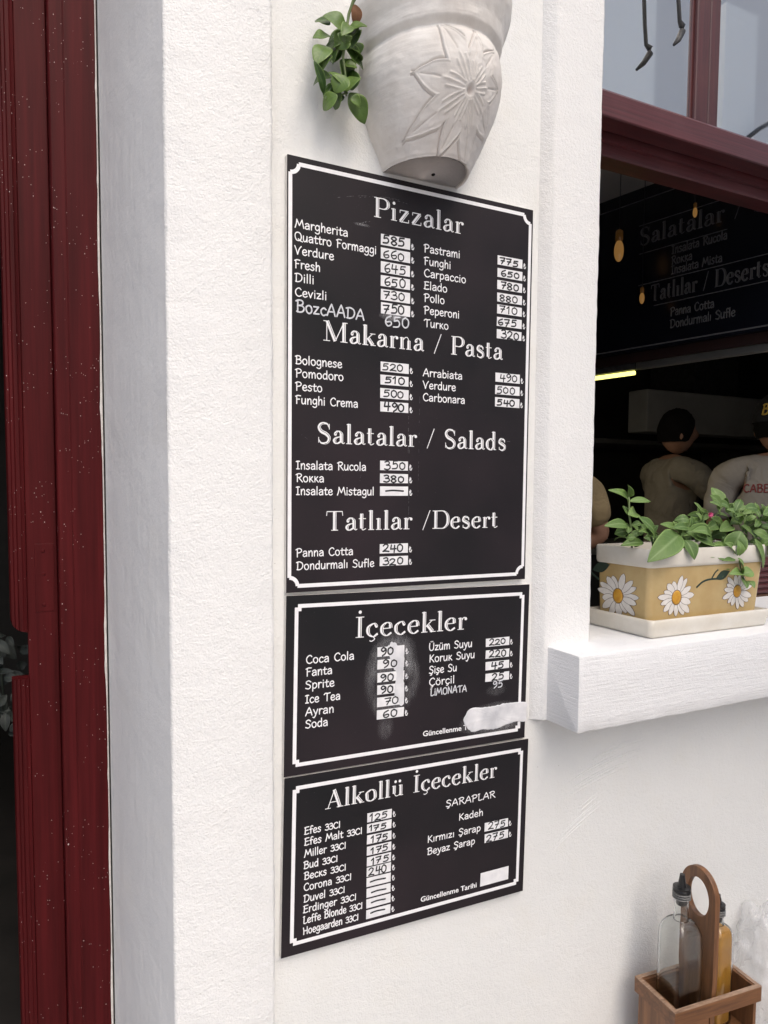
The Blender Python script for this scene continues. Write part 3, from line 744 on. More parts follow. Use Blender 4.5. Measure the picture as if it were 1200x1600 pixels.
def sans(root, rows, cap):
    for (s, u, v, w) in rows:
        cu = bpy.data.curves.new('printed_date_line', 'FONT'); cu.body = s; cu.size = 1; cu.offset = .02; cu.resolution_u = 3
        o = bpy.data.objects.new('tmp', cu); COL.objects.link(o)
        dg = bpy.context.evaluated_depsgraph_get(); me = bpy.data.meshes.new_from_object(o.evaluated_get(dg))
        bpy.data.objects.remove(o)
        xs_ = [q.co.x for q in me.vertices]; x0, x1 = min(xs_), max(xs_)
        sx = w/1000/(x1-x0); sy = cap/.7
        for q in me.vertices: q.co = Vector((u/1000+(q.co.x-x0)*sx, -FRONT-.0001, v/1000+q.co.y*sy))
        me.materials.clear(); me.materials.append(M['print_white'])
        o = bpy.data.objects.new('printed_date_line', me); COL.objects.link(o); o.parent = root

def smear(root, pts, n, name='paint_smear', seed=1, rough=.004, t=.0009):
    """a blob of white paint with a soft uneven outline, pts = outline (m)"""
    P = catmull([Vector(p) for p in pts]+[Vector(pts[0])], 9)[:-1]
    out = []
    for i, p in enumerate(P):
        q = mnoise.noise(Vector((p.x*180, p.y*180, seed)))*rough+mnoise.noise(Vector((p.x*600, p.y*600, seed)))*rough*.5
        c = sum(P, Vector((0, 0)))/len(P); d = (p-c).normalized(); out.append(p+d*q)
    mb = MB(); n_ = len(out); c = sum(out, Vector((0, 0)))/n_
    lo = [mb.vert((p.x, -FRONT-.0009, p.y)) for p in out]
    hi = [mb.vert((c.x+(p.x-c.x)*.96, -FRONT-.0009-t*(.8+.5*mnoise.noise(Vector((p.x*90, p.y*90, 4)))), c.y+(p.y-c.y)*.93)) for p in out]
    ct = mb.vert((c.x, -FRONT-.0009-t*1.1, c.y))
    for i in range(n_):
        j = (i+1) % n_; mb.face((lo[i], hi[i], hi[j], lo[j])); mb.face((hi[i], ct, hi[j]))
    return mb.build(name, M['smear'], root)
def rubbed(root, cx, cz, rx_, rz_, seed, strength=.6, ring=0.0, n0=.0003):
    """chalk haze left by rubbing: a thin patch of dust, thicker in places"""
    mb = MB(); nr, na = 12, 40; rows = []
    for i in range(nr+1):
        row = []
        for k in range(na):
            a = 2*math.pi*k/na; q = i/nr*(1+.14*mnoise.noise(Vector((math.cos(a)*1.4, math.sin(a)*1.4, seed))))
            row.append(mb.vert((cx+rx_*q*math.cos(a), -FRONT-n0+.0001, cz+rz_*q*math.sin(a))))
            v = max(0, (1-(i/nr)**2))*strength
            if ring: v = strength*math.exp(-((i/nr-ring)/.16)**2)*(.6+.5*mnoise.noise(Vector((math.cos(a)*2, math.sin(a)*2, seed+2))))
            v = max(0, v) if i < nr else 0
            mb.c.append((v, v, v, 1))
        rows.append(row)
    for i in range(nr):
        for k in range(na): k2 = (k+1) % na; mb.face((rows[i][k], rows[i+1][k], rows[i+1][k2], rows[i][k2]))
    return mb.build('chalk_smudge', M['haze_chalk'], root)

ITEMS1=[
    ("Margherita",-235.3,243.9,94.4),
    ("Quattro Formaggi",-236.0,223.3,149.2),
    ("Verdure",-235.9,201.3,69.7),
    ("Fresh",-235.9,178.9,45.3),
    ("Dilli",-235.0,157.2,33.7),
    ("Cevizli",-235.0,134.0,56.4),
    ("Pastrami",7.4,241.9,76.1),
    ("Funghi",7.8,219.7,56.4),
    ("Carpaccio",8.1,198.8,89.1),
    ("Elado",8.5,176.9,48.6),
    ("Pollo",8.8,155.5,43.1),
    ("Peperoni",9.1,133.6,75.1),
    ("Turko",9.5,110.8,51.6),
    ("Bolognese",-233.8,23.9,83.7),
    ("Pomodoro",-233.8,2.6,86.6),
    ("Pesto",-233.7,-19.0,47.8),
    ("Funghi Crema",-233.6,-41.1,114.0),
    ("Arrabiata",8.6,22.9,84.1),
    ("Verdure",9.0,0.9,69.8),
    ("Carbonara",9.3,-21.1,90.1),
    ("Insalata Rucola",-232.1,-149.3,129.1),
    ("Rokka",-232.1,-170.4,50.2),
    ("Insalate Mistagul",-232.0,-192.1,145.1),
    ("Panna Cotta",-231.7,-296.1,105.1),
    ("Dondurmalı Sufle",-230.8,-318.4,145.3),
]
HAND1=[
    ("BozcAADA",-233.0,108.4,124.4),
    ("650",-70.5,103.5,49.6),
]
TITLE1=[
    ("Pizzalar",-92.9,285.4,182.6),
    ("Makarna / Pasta",-185.2,66.7,368.6),
    ("Salatalar / Salads",-195.3,-104.7,390.7),
    ("Tatlılar /Desert",-178.5,-253.4,358.5),
]
PRICE1=[
    ("585",-78.6,240.7,57.4,18.7),
    ("660",-78.3,217.5,57.5,18.7),
    ("645",-78.1,193.9,57.5,18.8),
    ("650",-77.8,170.7,57.6,18.8),
    ("730",-77.5,146.9,57.7,18.9),
    ("750",-77.3,124.3,57.8,18.9),
    ("775",167.2,243.1,57.7,16.7),
    ("650",167.4,220.2,57.8,16.7),
    ("780",167.6,197.7,57.8,16.8),
    ("880",167.8,174.6,57.9,16.8),
    ("710",168.0,152.4,57.9,16.8),
    ("675",168.2,129.3,58.0,16.9),
    ("320",168.4,106.5,58.0,16.9),
    ("520",-76.7,24.2,56.0,17.2),
    ("510",-76.7,1.3,56.1,17.2),
    ("500",-76.6,-22.1,56.1,17.3),
    ("490",-76.6,-45.1,56.2,17.3),
    ("490",167.5,24.8,57.1,17.0),
    ("500",167.5,1.6,57.2,17.0),
    ("540",167.6,-21.8,57.2,17.1),
    ("350",-75.6,-147.8,56.0,16.5),
    ("380",-75.4,-170.5,56.1,16.5),
    ("-",-75.1,-193.1,56.2,16.6),
    ("240",-74.8,-295.8,56.9,16.9),
    ("320",-74.6,-318.3,57.0,17.0),
]
ITEMS2=[
    ("Coca Cola",-217.8,37.4,90.1),
    ("Fanta",-217.5,15.7,48.5),
    ("Sprite",-218.3,-6.7,53.8),
    ("Ice Tea",-217.9,-31.3,65.1),
    ("Ayran",-217.5,-53.1,53.1),
    ("Soda",-217.1,-75.0,41.7),
    ("Üzüm Suyu",25.2,40.3,95.6),
    ("Koruk Suyu",25.8,18.4,101.7),
    ("Şişe Su",26.5,-3.4,61.1),
    ("Çörçil",27.1,-26.0,56.2),
]
HAND2=[
    ("LiMONATA",30.1,-45.3,81.1),
    ("95",171.3,-45.7,23.6),
]
TITLE2=[
    ("İçecekler",-126.4,75.0,233.6),
]
DATE2=[
    ("Güncellenme T",16.7,-120.6,99.6),
]
PRICE2=[
    ("90",-81.7,37.7,54.5,17.0),
    ("90",-81.4,14.8,54.6,17.0),
    ("90",-81.1,-8.9,54.7,17.1),
    ("90",-80.7,-31.8,54.7,17.1),
    ("70",-80.4,-54.0,54.8,17.1),
    ("60",-80.1,-77.1,54.9,17.2),
    ("220",152.5,37.2,55.7,16.2),
    ("220",153.0,13.8,55.9,16.3),
    ("45",153.5,-8.8,56.0,16.3),
    ("25",153.9,-31.8,56.2,16.3),
]
ITEMS3=[
    ("Efes 33Cl",-220.7,53.6,67.5),
    ("Efes Malt 33Cl",-220.3,34.1,110.4),
    ("Miller 33Cl",-219.9,13.3,78.7),
    ("Bud 33Cl",-220.7,-7.5,63.9),
    ("Becks 33Cl",-219.5,-26.9,79.3),
    ("Corona 33Cl",-219.9,-47.0,90.8),
    ("Duvel 33Cl",-219.5,-67.6,78.1),
    ("Erdinger 33Cl",-219.9,-86.6,101.4),
    ("Leffe Blonde 33Cl",-219.9,-105.9,114.1),
    ("Hoegaarden 33Cl",-219.5,-125.5,106.3),
    ("ŞARAPLAR",66.3,51.1,114.3),
    ("Kadeh",96.1,19.4,57.0),
    ("Kırmızı Şarap",27.2,-10.7,120.9),
    ("Beyaz Şarap",28.0,-34.6,107.6),
]
TITLE3=[
    ("Alkollü İçecekler",-182.9,91.3,365.5),
]
DATE3=[
    ("Güncellenme Tarihi",16.5,-123.5,126.7),
]
PRICE3=[
    ("125",-100.4,52.6,49.6,16.5),
    ("175",-100.1,32.5,49.6,16.6),
    ("175",-99.7,11.6,49.6,16.6),
    ("175",-99.4,-9.3,49.5,16.6),
    ("175",-99.1,-29.5,49.5,16.7),
    ("240",-98.8,-48.8,49.4,16.7),
    ("-",-98.5,-68.2,49.4,16.7),
    ("-",-98.2,-88.1,49.3,16.8),
    ("-",-97.9,-108.0,49.3,16.8),
    ("-",-97.6,-128.3,49.3,16.8),
    ("275",157.9,-14.7,56.4,17.2),
    ("275",158.8,-37.7,56.5,17.3),
    ("",151.9,-124.7,67.7,27.1),
]

b1 = board('menu_board', 'largest, uppermost black menu board listing pizzas, pasta, salads and desserts', (.6476, -.008, 1.6762), -.258, .4973, .7143, (-.2467, -.3490, .2450, .3480), .0066, 'arc')
titles(b1, TITLE1, .0335); items(b1, ITEMS1, .0134, .00185); hand(b1, HAND1, .0185, .0026); prices(b1, PRICE1, 10)
b2 = board('menu_board', 'middle black menu board of soft drinks with a white paint smear', (.6493, -.008, 1.1561), -.989, .5089, .3108, (-.2392, -.1400, .2420, .1405), .0066, 'notch')
titles(b2, TITLE2, .0372); items(b2, ITEMS2, .0138, .0020); hand(b2, HAND2, .0128, .0021); prices(b2, PRICE2, 50); sans(b2, DATE2, .0098)
b3 = board('menu_board', 'lowest black menu board of beers and wines with crossed out prices', (.6488, -.008, .8396), -1.191, .5178, .317, (-.2435, -.1408, .2460, .1418), .0068, 'notch')
titles(b3, TITLE3, .0325); items(b3, ITEMS3, .0128, .0019); prices(b3, PRICE3, 70); sans(b3, DATE3, .0098)
smear(b2, [(.106, -.104), (.112, -.088), (.122, -.0795), (.15, -.081), (.177, -.081), (.21, -.079), (.2545, -.083), (.2548, -.100), (.2545, -.121), (.23, -.119), (.20, -.124), (.178, -.128), (.15, -.1245), (.125, -.126)], 0, seed=3, rough=.0016)
rubbed(b2, .18, -.106, .09, .034, 31, 1.0, 0, .0004)
smear(b2, [(-.062, .050), (-.055, .062), (-.046, .061), (-.040, .054), (-.030, .053), (-.0265, .03), (-.0285, .0), (-.025, -.03), (-.027, -.055), (-.038, -.052), (-.046, -.030), (-.042, .0), (-.050, .02)], 0, seed=6, rough=.003, t=.00005).location.y = .00062
rubbed(b2, -.052, -.003, .058, .082, 4, .8, .74); rubbed(b2, -.050, .03, .055, .055, 8, .6, 0, .00032); rubbed(b2, -.062, -.094, .018, .024, 12, .3)
rubbed(b1, -.052, .122, .030, .010, 15, 1.0); rubbed(b1, .195, .112, .034, .006, 21, .7); rubbed(b2, .180, -.050, .026, .012, 23, .25)
rubbed(b1, -.115, .268, .016, .003, 26, .8)
# scratches on the largest board
random.seed(5); ik = Ink(FRONT)
for (x0, y0, x1, y1, bow, w) in ((-.16, .305, -.02, .318, .008, .0006), (-.12, .312, -.04, .322, .004, .0005), (-.018, .0, -.017, -.24, .001, .0007), (-.0195, -.03, -.0195, -.12, .0, .0009), (.003, .0, .002, -.19, .001, .0004), (-.225, -.09, -.205, -.104, 0, .0005), (-.11, -.14, -.115, -.17, 0, .0005), (.155, -.088, .207, -.087, 0, .0011), (-.12, .268, -.10, .276, .001, .0016)):
    N = 26
    for s_ in range(N):
        if random.random() < .5: continue
        a, b = s_/N, (s_+random.uniform(.4, 1))/N
        P = [Vector((x0+(x1-x0)*t+random.uniform(-.0002, .0002), y0+(y1-y0)*t+bow*math.sin(math.pi*t))) for t in (a, (a+b)/2, b)]
        ik.ribbon(P, w*random.uniform(.5, 1.1), False)
ik.mb.build('scratches', M['in_print'], b1)

# ------------------------------------------------------------------ leaves
def leaf(mb, base, tip, width, up, bend=.15, fold=.25, tone=.5, nx=8, shape=.9, wave=.0):
    base, tip = Vector(base), Vector(tip); ax = tip-base; L = ax.length; ax.normalize()
    up = Vector(up); side = ax.cross(up)
    if side.length < 1e-4: side = ax.cross(Vector((.3, .5, .8)))
    side.normalize(); nm = side.cross(ax).normalized(); rows = []
    ph = random.uniform(0, 6)
    for i in range(nx+1):
        t = i/nx; w = width/2*(math.sin(math.pi*min(1, t**shape))**.75) if 0 < i < nx else (width*.05 if i == 0 else 0.0006)
        c = base+ax*(L*t)+nm*(bend*L*(math.sin(math.pi*t)*.6-t*t*.5))
        row = []
        for k in (-1, -.55, 0, .55, 1):
            z = fold*w*(abs(k)**1.3)+wave*w*math.sin(t*7+k*2+ph)
            row.append(mb.vert(c+side*(w*k)+nm*z)); mb.c.append((abs(k), max(0, min(1, tone+random.uniform(-.06, .06))), t, 1))
        rows.append(row)
    for i in range(nx):
        for k in range(4): mb.face((rows[i][k], rows[i+1][k], rows[i+1][k+1], rows[i][k+1]))
def solid_leaf(o, t=.0007):
    md = o.modifiers.new('thick', 'SOLIDIFY'); md.thickness = t; md.offset = 0
    md2 = o.modifiers.new('smooth', 'SUBSURF'); md2.levels = 1; md2.render_levels = 1
def px_leaves(rows, Y0, off, sc, upv, dy=.03, seed=1, fat=1.4, **kw):
    """leaves from points sighted on upright planes near Y0; each tip leans a little nearer or farther"""
    random.seed(seed); mb = MB()
    for (bx, by, tx, ty, w, tone, *rest) in rows:
        dY = rest[0] if rest else 0; lean = rest[1] if len(rest) > 1 else random.uniform(-dy, dy)
        B = at(off[0]+bx/sc, off[1]+by/sc, Y0+dY); T_ = at(off[0]+tx/sc, off[1]+ty/sc, Y0+dY+lean)
        d = fat*random.uniform(.9, 1.15)*(B-CAM).length*w/sc/F_PX
        up = Vector(upv)+Vector((random.uniform(-.35, .35), random.uniform(-.3, .3), random.uniform(-.3, .3)))
        leaf(mb, B, T_, d, up, bend=random.uniform(.05, .25), fold=random.uniform(.1, .45), tone=tone, wave=random.uniform(0, .16), **kw)
    return mb


def scatter(poly, n, seed, lmin, lmax, cx, cy, d0, d1):
    """small leaves filled in between the sighted ones"""
    rnd = random.Random(seed); out = []
    xs = [p[0] for p in poly]; ys = [p[1] for p in poly]
    while len(out) < n:
        x, y = rnd.uniform(min(xs), max(xs)), rnd.uniform(min(ys), max(ys)); ins = False
        for i in range(len(poly)):
            (x1, y1), (x2, y2) = poly[i], poly[i-1]
            if (y1 > y) != (y2 > y) and x < (x2-x1)*(y-y1)/(y2-y1)+x1: ins = not ins
        if not ins: continue
        a = math.atan2(y-cy, x-cx)+rnd.uniform(-1.3, 1.3); L = rnd.uniform(lmin, lmax)
        out.append((x, y, x+L*math.cos(a), y+L*math.sin(a), L*rnd.uniform(.42, .62), rnd.uniform(.05, .75), rnd.uniform(d0, d1)))
    return out

# ------------------------------------------------------------------ half-round pot hung flat on the wall
PX, PZ = .6550, 2.0445; DEP = 1.34
PROF = [(.0765, 0), (.079, .004), (.0862, .02), (.0985, .045), (.1095, .072), (.1188, .10), (.1242, .128), (.1238, .152), (.1212, .167), (.1172, .1765), (.1160, .1790), (.1168, .1815), (.1225, .1885), (.1240, .194), (.1265, .210), (.1315, .224), (.1355, .238), (.1372, .250), (.1362, .260), (.130, .268)]
pot = thing('wall_pot', 'whitewashed half-round clay pot with incised flower, hung above the largest menu board', 'flower pot', (PX, 0, PZ))
zs = [p[1] for p in PROF]; rs = [p[0] for p in PROF]
def pot_r(z):
    for i in range(len(zs)-1):
        if z <= zs[i+1]:
            t = (z-zs[i])/(zs[i+1]-zs[i]); t0 = rs[max(i-1, 0)]; t3 = rs[min(i+2, len(rs)-1)]
            a, b = rs[i], rs[i+1]
            return .5*((2*a)+(b-t0)*t+(2*t0-5*a+4*b-t3)*t*t+(3*a-t0-3*b+t3)*t**3)
    return rs[-1]
# flower centre: the surface point sighted at pixel (735,140)
best = None
v_ = ray(735, 140)
for i in range(4000):
    p = CAM+v_*(0.7+.6*i/4000); z = p.z-PZ
    if 0 < z < .17 and math.hypot(p.x-PX, p.y/DEP) <= pot_r(z): best = p; break
FA = math.atan2(best.y/DEP, best.x-PX); FZ = best.z-PZ
PETALS = [(124, .112, .023), (168, .106, .024), (212, .112, .023), (252, .090, .018), (290, .108, .020), (332, .088, .021), (16, .078, .020), (54, .082, .019), (88, .082, .016)]
def relief(a, z):
    r = pot_r(z); x = (a-FA)*r*1.13; y = z-FZ; d = math.hypot(x, y); h = 0
    if d > .135: return 0
    g = lambda q, s: math.exp(-(q/s)**2)
    ang = math.degrees(math.atan2(y, x)) % 360
    for (deg, L, Wd) in [min(PETALS, key=lambda p_: abs((ang-p_[0]+180) % 360-180))]:
        c, s = math.cos(R(deg)), math.sin(R(deg)); u = x*c+y*s; v = -x*s+y*c
        if u < .008 or u > L+.006: continue
        t = min(1, u/L); w = Wd*(math.sin(math.pi*t**.85)**.85)*1.0 if t < 1 else 0
        e = abs(v)-w+.0011*mnoise.noise(Vector((u*60, deg, v*30)))
        fade = min(1, (u-.008)/.012)
        h += fade*(.0022*g(e+.0008, .0016)-.0030*g(e-.0021, .0014))
        if e < -.002: h += .0007*g(e+.006, .005)
        for k in (-.30, 0, .30):
            q = abs(v-k*w*1.2); 
            if .012 < u < L*(.52-.25*abs(k)): h += .0022*g(q, .0013)*min(1, (L*.55-u)/.01)
        if L*.55 < u < L*.9: h -= .0016*g(abs(v), .0012)
    h += .0014*g(d-.010, .003)-.005*g(d, .0055)
    return h
mb = MB(); NA, NZ = 300, 230; rows = []
for j in range(NZ+1):
    z = .268*j/NZ; row = []
    for i in range(NA+1):
        a = -math.pi+math.pi*i/NA
        r = pot_r(z)+.0011*mnoise.noise(Vector((math.cos(a)*6, math.sin(a)*6, z*26)))+.0005*mnoise.noise(Vector((a*9, z*120, 3)))
        h = relief(a, z) if z < .176 else 0
        row.append(mb.vert((math.cos(a)*(r+h), min(math.sin(a)*(r*DEP+h), -.0003), z)))
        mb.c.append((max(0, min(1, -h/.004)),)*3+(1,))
    rows.append(row)
for j in range(NZ):
    for i in range(NA): mb.face((rows[j][i], rows[j][i+1], rows[j+1][i+1], rows[j+1][i]))
inner = [[mb.vert((math.cos(-math.pi+math.pi*i/30)*r, min(math.sin(-math.pi+math.pi*i/30)*r*DEP, -.006), z)) for i in range(31)] for r, z in ((.124, .268), (.119, .25), (.10, .215))]
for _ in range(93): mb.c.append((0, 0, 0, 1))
for j in range(2):
    for i in range(30): mb.face((inner[j][i], inner[j+1][i], inner[j+1][i+1], inner[j][i+1]))
for i in range(30): mb.face((rows[NZ][i*10], rows[NZ][i*10+10], inner[0][i+1], inner[0][i]))
# flat D-shaped base with a slight rim, and the flat back
bs = [mb.vert((math.cos(-math.pi+math.pi*i/60)*.071, min(math.sin(-math.pi+math.pi*i/60)*.071*DEP, -.0003), .0022)) for i in range(61)]
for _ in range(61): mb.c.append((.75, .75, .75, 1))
for i in range(60): mb.face((rows[0][i*5], bs[i], bs[i+1], rows[0][i*5+5]))
mb.face(bs)
bk = [rows[j][0] for j in range(0, NZ+1, 10)]+[rows[j][NA] for j in range(NZ, -1, -10)]; mb.face(bk)
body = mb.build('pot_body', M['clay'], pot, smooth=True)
mb = MB(); n_ = 24
mb.face([mb.vert((math.cos(-math.pi+math.pi*i/n_)*.115, min(math.sin(-math.pi+math.pi*i/n_)*.115*DEP, -.007), .238+.004*math.sin(i*3))) for i in range(n_+1)])
mb.build('soil', M['soil'], pot)
mb = MB(); q = at(676, 277, -.028); mb.ball((q.x-PX, -.03, .0012), (.0032, .0042, .0022), 6); mb.build('drain_hole', M['black_gap'], pot, smooth=True)

vine = thing('trailing_vine', 'green waxy trailing vine hanging over the left side of the pot', 'plant', (.52, -.05, 2.33))
def lv(mb, o): mb.v = [tuple(Vector(v)-Vector(o)) for v in mb.v]; return mb
VL = [(850, 285, 635, 132, 115, .55), (850, 325, 665, 440, 150, .12, .012), (855, 365, 622, 500, 62, .3), (690, 520, 612, 645, 62, .25), (865, 300, 1042, 236, 92, .65), (880, 350, 935, 235, 70, .3), (900, 400, 958, 530, 90, .15, .02),
 (830, 440, 1015, 645, 120, .10, .01), (800, 470, 715, 590, 40, .05, .02), (785, 560, 820, 800, 190, .18, .008), (845, 825, 685, 660, 58, .8, -.015), (850, 860, 972, 705, 88, .75, -.012), (830, 880, 735, 750, 90, .05, .015), (765, 895, 618, 1025, 92, .7, -.015),
 (632, 880, 553, 565, 50, .02), (730, 880, 625, 850, 95, .15), (875, 870, 1028, 1160, 118, .45), (880, 925, 985, 1002, 66, .55, -.01), (830, 910, 745, 955, 62, .25, .01), (900, 850, 905, 650, 90, .12, .02), (700, 440, 720, 590, 60, .08, .02), (860, 400, 840, 330, 50, .5, -.01)]
LO = (.52, -.05, 2.33)
VL += scatter([(640, 200), (900, 230), (980, 420), (960, 700), (880, 900), (700, 900), (650, 620), (640, 420)], 15, 5, 110, 190, 800, 100, -.02, .025)
o = lv(px_leaves(VL, -.045, (400, 0), 6, (-.3, -1, .45), .028, 11, 1.6, nx=8), LO).build('foliage', M['vine_leaf'], vine, smooth=True); solid_leaf(o, .0012)
o = lv(px_leaves([(925, 40, 935, 245, 62, .5)], -.05, (400, 0), 6, (.2, -1, .2), .01, 2), LO).build('dry_leaf', M['dry_leaf'], vine, smooth=True); solid_leaf(o, .0006)
mb = MB()
mb.tube([at(572, -22, -.075), at(561, -12, -.06), at(552, 2, -.05), at(545, 22, -.046), at(541, 50, -.044), at(536, 90, -.043), at(540, 120, -.043), at(541, 150, -.045)], [.0030, .0030, .0028, .0024, .0022, .0020, .0018, .0012], 8)
mb.tube([at(541, 50, -.044), at(528, 80, -.04), at(520, 100, -.04)], [.0016, .0014, .001], 6); mb.tube([at(541, 145, -.045), at(525, 152, -.045), at(505, 150, -.044)], [.0014, .0013, .001], 6)
lv(mb, LO).build('stem', M['stem'], vine, smooth=True)
# dry twig at the right rim
mb = MB(); mb.tube([at(776, -14, -.09), at(781, 2, -.10), at(786, 4, -.10), at(792, -8, -.09)], [.003, .0026, .0022, .002], 6)
mb.build('dry_stalk', M['dry_leaf'], vine, smooth=True, loc=(0, 0, 0))
bpy.data.objects['dry_stalk'].data.transform(Matrix.Translation(-Vector(LO)))

# ------------------------------------------------------------------ planter on the sill
ZS = 1.1796
def rrect(x0, x1, y0, y1, r, n=6):
    P = []
    for (cx, cy, a0) in ((x1-r, y0+r, -90), (x1-r, y1-r, 0), (x0+r, y1-r, 90), (x0+r, y0+r, 180)):
        for k in range(n+1): a = R(a0+90*k/n); P.append((cx+r*math.cos(a), cy+r*math.sin(a)))
    return P
def loft(mb, rings, close_lo=True, close_hi=True, m=0):
    ids = [[mb.vert((x, y, z)) for x, y in P] for P, z in rings]; n = len(ids[0])
    for j in range(len(ids)-1):
        for k in range(n): mb.face((ids[j][k], ids[j][(k+1) % n], ids[j+1][(k+1) % n], ids[j+1][k]), m)
    if close_lo: mb.face(ids[0][::-1], m)
    if close_hi: mb.face(ids[-1], m)
PO = Vector((1.42, .06, ZS))
tray = thing('planter_tray', 'cream glazed rectangular tray on the window sill under the daisy planter', 'tray', tuple(PO))
mb = MB(); X0, X1, Y0, Y1 = 1.189-PO.x, 1.574-PO.x, -.0630-PO.y, .140-PO.y
loft(mb, [(rrect(X0+.006, X1-.006, Y0+.006, Y1-.006, .009), .001), (rrect(X0+.003, X1-.003, Y0+.003, Y1-.003, .011), .006), (rrect(X0+.002, X1-.002, Y0+.002, Y1-.002, .012), .016), (rrect(X0-.001, X1+.001, Y0-.001, Y1+.001, .013), .021), (rrect(X0-.001, X1+.001, Y0-.001, Y1+.001, .013), .036), (rrect(X0+.001, X1-.001, Y0+.001, Y1-.001, .012), .039), (rrect(X0+.008, X1-.008, Y0+.008, Y1-.008, .010), .0385), (rrect(X0+.014, X1-.014, Y0+.014, Y1-.014, .008), .020)], True, True)
mb.build('tray_body', M['cream'], tray, smooth=True, autos=60)
planter = thing('planter', 'ochre ceramic planter painted with white daisies on the window sill', 'planter', tuple(PO))
bx0, bx1, by0, by1 = 1.2085-PO.x, 1.562-PO.x, -.0360-PO.y, .118-PO.y
tx0, tx1, ty0, ty1 = 1.2065-PO.x, 1.580-PO.x, -.0395-PO.y, .124-PO.y
ZB, ZT, ZR = .0205, .1500, .1890
mb = MB(); loft(mb, [(rrect(bx0, bx1, by0, by1, .014), ZB), (rrect(bx0+(tx0-bx0)*.5, bx1+(tx1-bx1)*.5, (by0+ty0)/2, (by1+ty1)/2, .015), (ZB+ZT)/2), (rrect(tx0, tx1, ty0, ty1, .016), ZT)], True, False)
mb.build('planter_body', M['ochre'], planter, autos=60)
mb = MB(); e = .0028
loft(mb, [(rrect(tx0+.004, tx1-.004, ty0+.004, ty1-.004, .012), ZT-.003), (rrect(tx0-e, tx1+e, ty0-e, ty1+e, .016), ZT-.001), (rrect(tx0-e*1.7, tx1+e*1.7, ty0-e*1.7, ty1+e*1.7, .017), ZT+.005), (rrect(tx0-e*1.9, tx1+e*1.9, ty0-e*1.9, ty1+e*1.9, .017), ZR-.004), (rrect(tx0-e*1.2, tx1+e*1.2, ty0-e*1.2, ty1+e*1.2, .016), ZR), (rrect(tx0+.008, tx1-.008, ty0+.008, ty1-.008, .010), ZR-.001), (rrect(tx0+.011, tx1-.011, ty0+.011, ty1-.011, .009), ZR-.02), (rrect(tx0+.012, tx1-.012, ty0+.012, ty1-.012, .009), ZT)], False, False)
mb.build('rim', M['cream'], planter, smooth=True, autos=60)
mb = MB(); P = rrect(tx0+.0125, tx1-.0125, ty0+.0125, ty1-.0125, .009)
mb.face([mb.vert((x, y, ZR-.022+.002*mnoise.noise(Vector((x*60, y*60, 0))))) for x, y in P]); mb.build('soil', M['soil'], planter)
class Face:
    """local frame on a tapered planter side: u along, v up the slope, n outwards"""
    def __init__(s, o, u, v): s.o = Vector(o); s.u = Vector(u).normalized(); s.v = Vector(v).normalized(); s.n = s.u.cross(s.v)
    def p(s, u, v, n): return s.o+s.u*u+s.v*v+s.n*n
    def uv(s, q): d = Vector(q)-s.o; return d.dot(s.u), d.dot(s.v)
    def hit(s, x, y):
        v = ray(x, y); o = CAM-PO; t = (s.o-o).dot(s.n)/v.dot(s.n); return s.uv(o+v*t)
front = Face(((bx0+bx1)/2, by0, ZB), (1, 0, 0), (0, ty0-by0, ZT-ZB))
left = Face((bx0, (by0+by1)/2, ZB), (0, -1, 0), (tx0-bx0, 0, ZT-ZB))
def inkpoly(mb, F, pts, n, th=.0005):
    t0 = [mb.vert(F.p(u, v, n)) for u, v in pts]; lo = [mb.vert(F.p(u, v, -.0005)) for u, v in pts]; k = len(pts)
    mb.face(t0)
    for i in range(k): mb.face((lo[i], lo[(i+1) % k], t0[(i+1) % k], t0[i]))
def daisy(F, cu, cv, rad, seed, vmin=.002):
    random.seed(seed); US = 1.12 if F is front else 1.3; line = MB(); pet = MB(); eye = MB(); N = 15
    for k in range(N):
        a = 2*math.pi*(k+.3)/N+random.uniform(-.09, .09); L = rad*random.uniform(.80, 1.10); w = rad*.150*random.uniform(.82, 1.15)
        def outline(ex):
            P = []
            for sgn in (1, -1):
                ts = [0, .25, .5, .72, .88, 1.0]; ts = ts if sgn == 1 else ts[-2::-1]
                for t in ts:
                    u = rad*.26+(L-rad*.26)*t; ww = w*(math.sin(math.pi*(t*.80+.12))**.8) if t < 1 else 0
                    u2 = u+(ex if t == 1 else 0); v2 = sgn*(ww+ex*(1 if t < 1 else 0))
                    P.append((cu+US*(u2*math.cos(a)-v2*math.sin(a)), max(vmin, cv+u2*math.sin(a)+v2*math.cos(a))))
            return P[::-1] if False else P[::-1]
        inkpoly(line, F, outline(.0009), .0003+.00006*k); inkpoly(pet, F, outline(0), .00033+.00006*k)
    inkpoly(line, F, [(cu+rad*.325*math.cos(a*.3), max(vmin, cv+rad*.36*math.sin(a*.3))) for a in range(21)], .0013)
    rows = []
    for i, (q, n) in enumerate(((.30, -.0002), (.30, .0013), (.24, .0022), (.12, .0027))):
        rows.append([eye.vert(F.p(cu+rad*q*math.cos(a*math.pi/10), cv+rad*q*1.12*math.sin(a*math.pi/10), n+.0003*random.random())) for a in range(20)])
    for i in range(3):
        for k in range(20): eye.face((rows[i][k], rows[i][(k+1) % 20], rows[i+1][(k+1) % 20], rows[i+1][k]))
    eye.face(rows[-1])
    p = pet.build('painted_daisy', M['petal'], planter); line.build('outline', M['petal_line'], p); eye.build('flower_centre', M['daisy_eye'], p, smooth=True)
u, v = front.hit(1056.6, 933.5); daisy(front, u, v, .0475, 1)
u, v = front.hit(1151.4, 923.6); daisy(front, u, v, .043, 2)
u, v = left.hit(966, 931); daisy(left, u, v, .049, 3)
mb = MB()
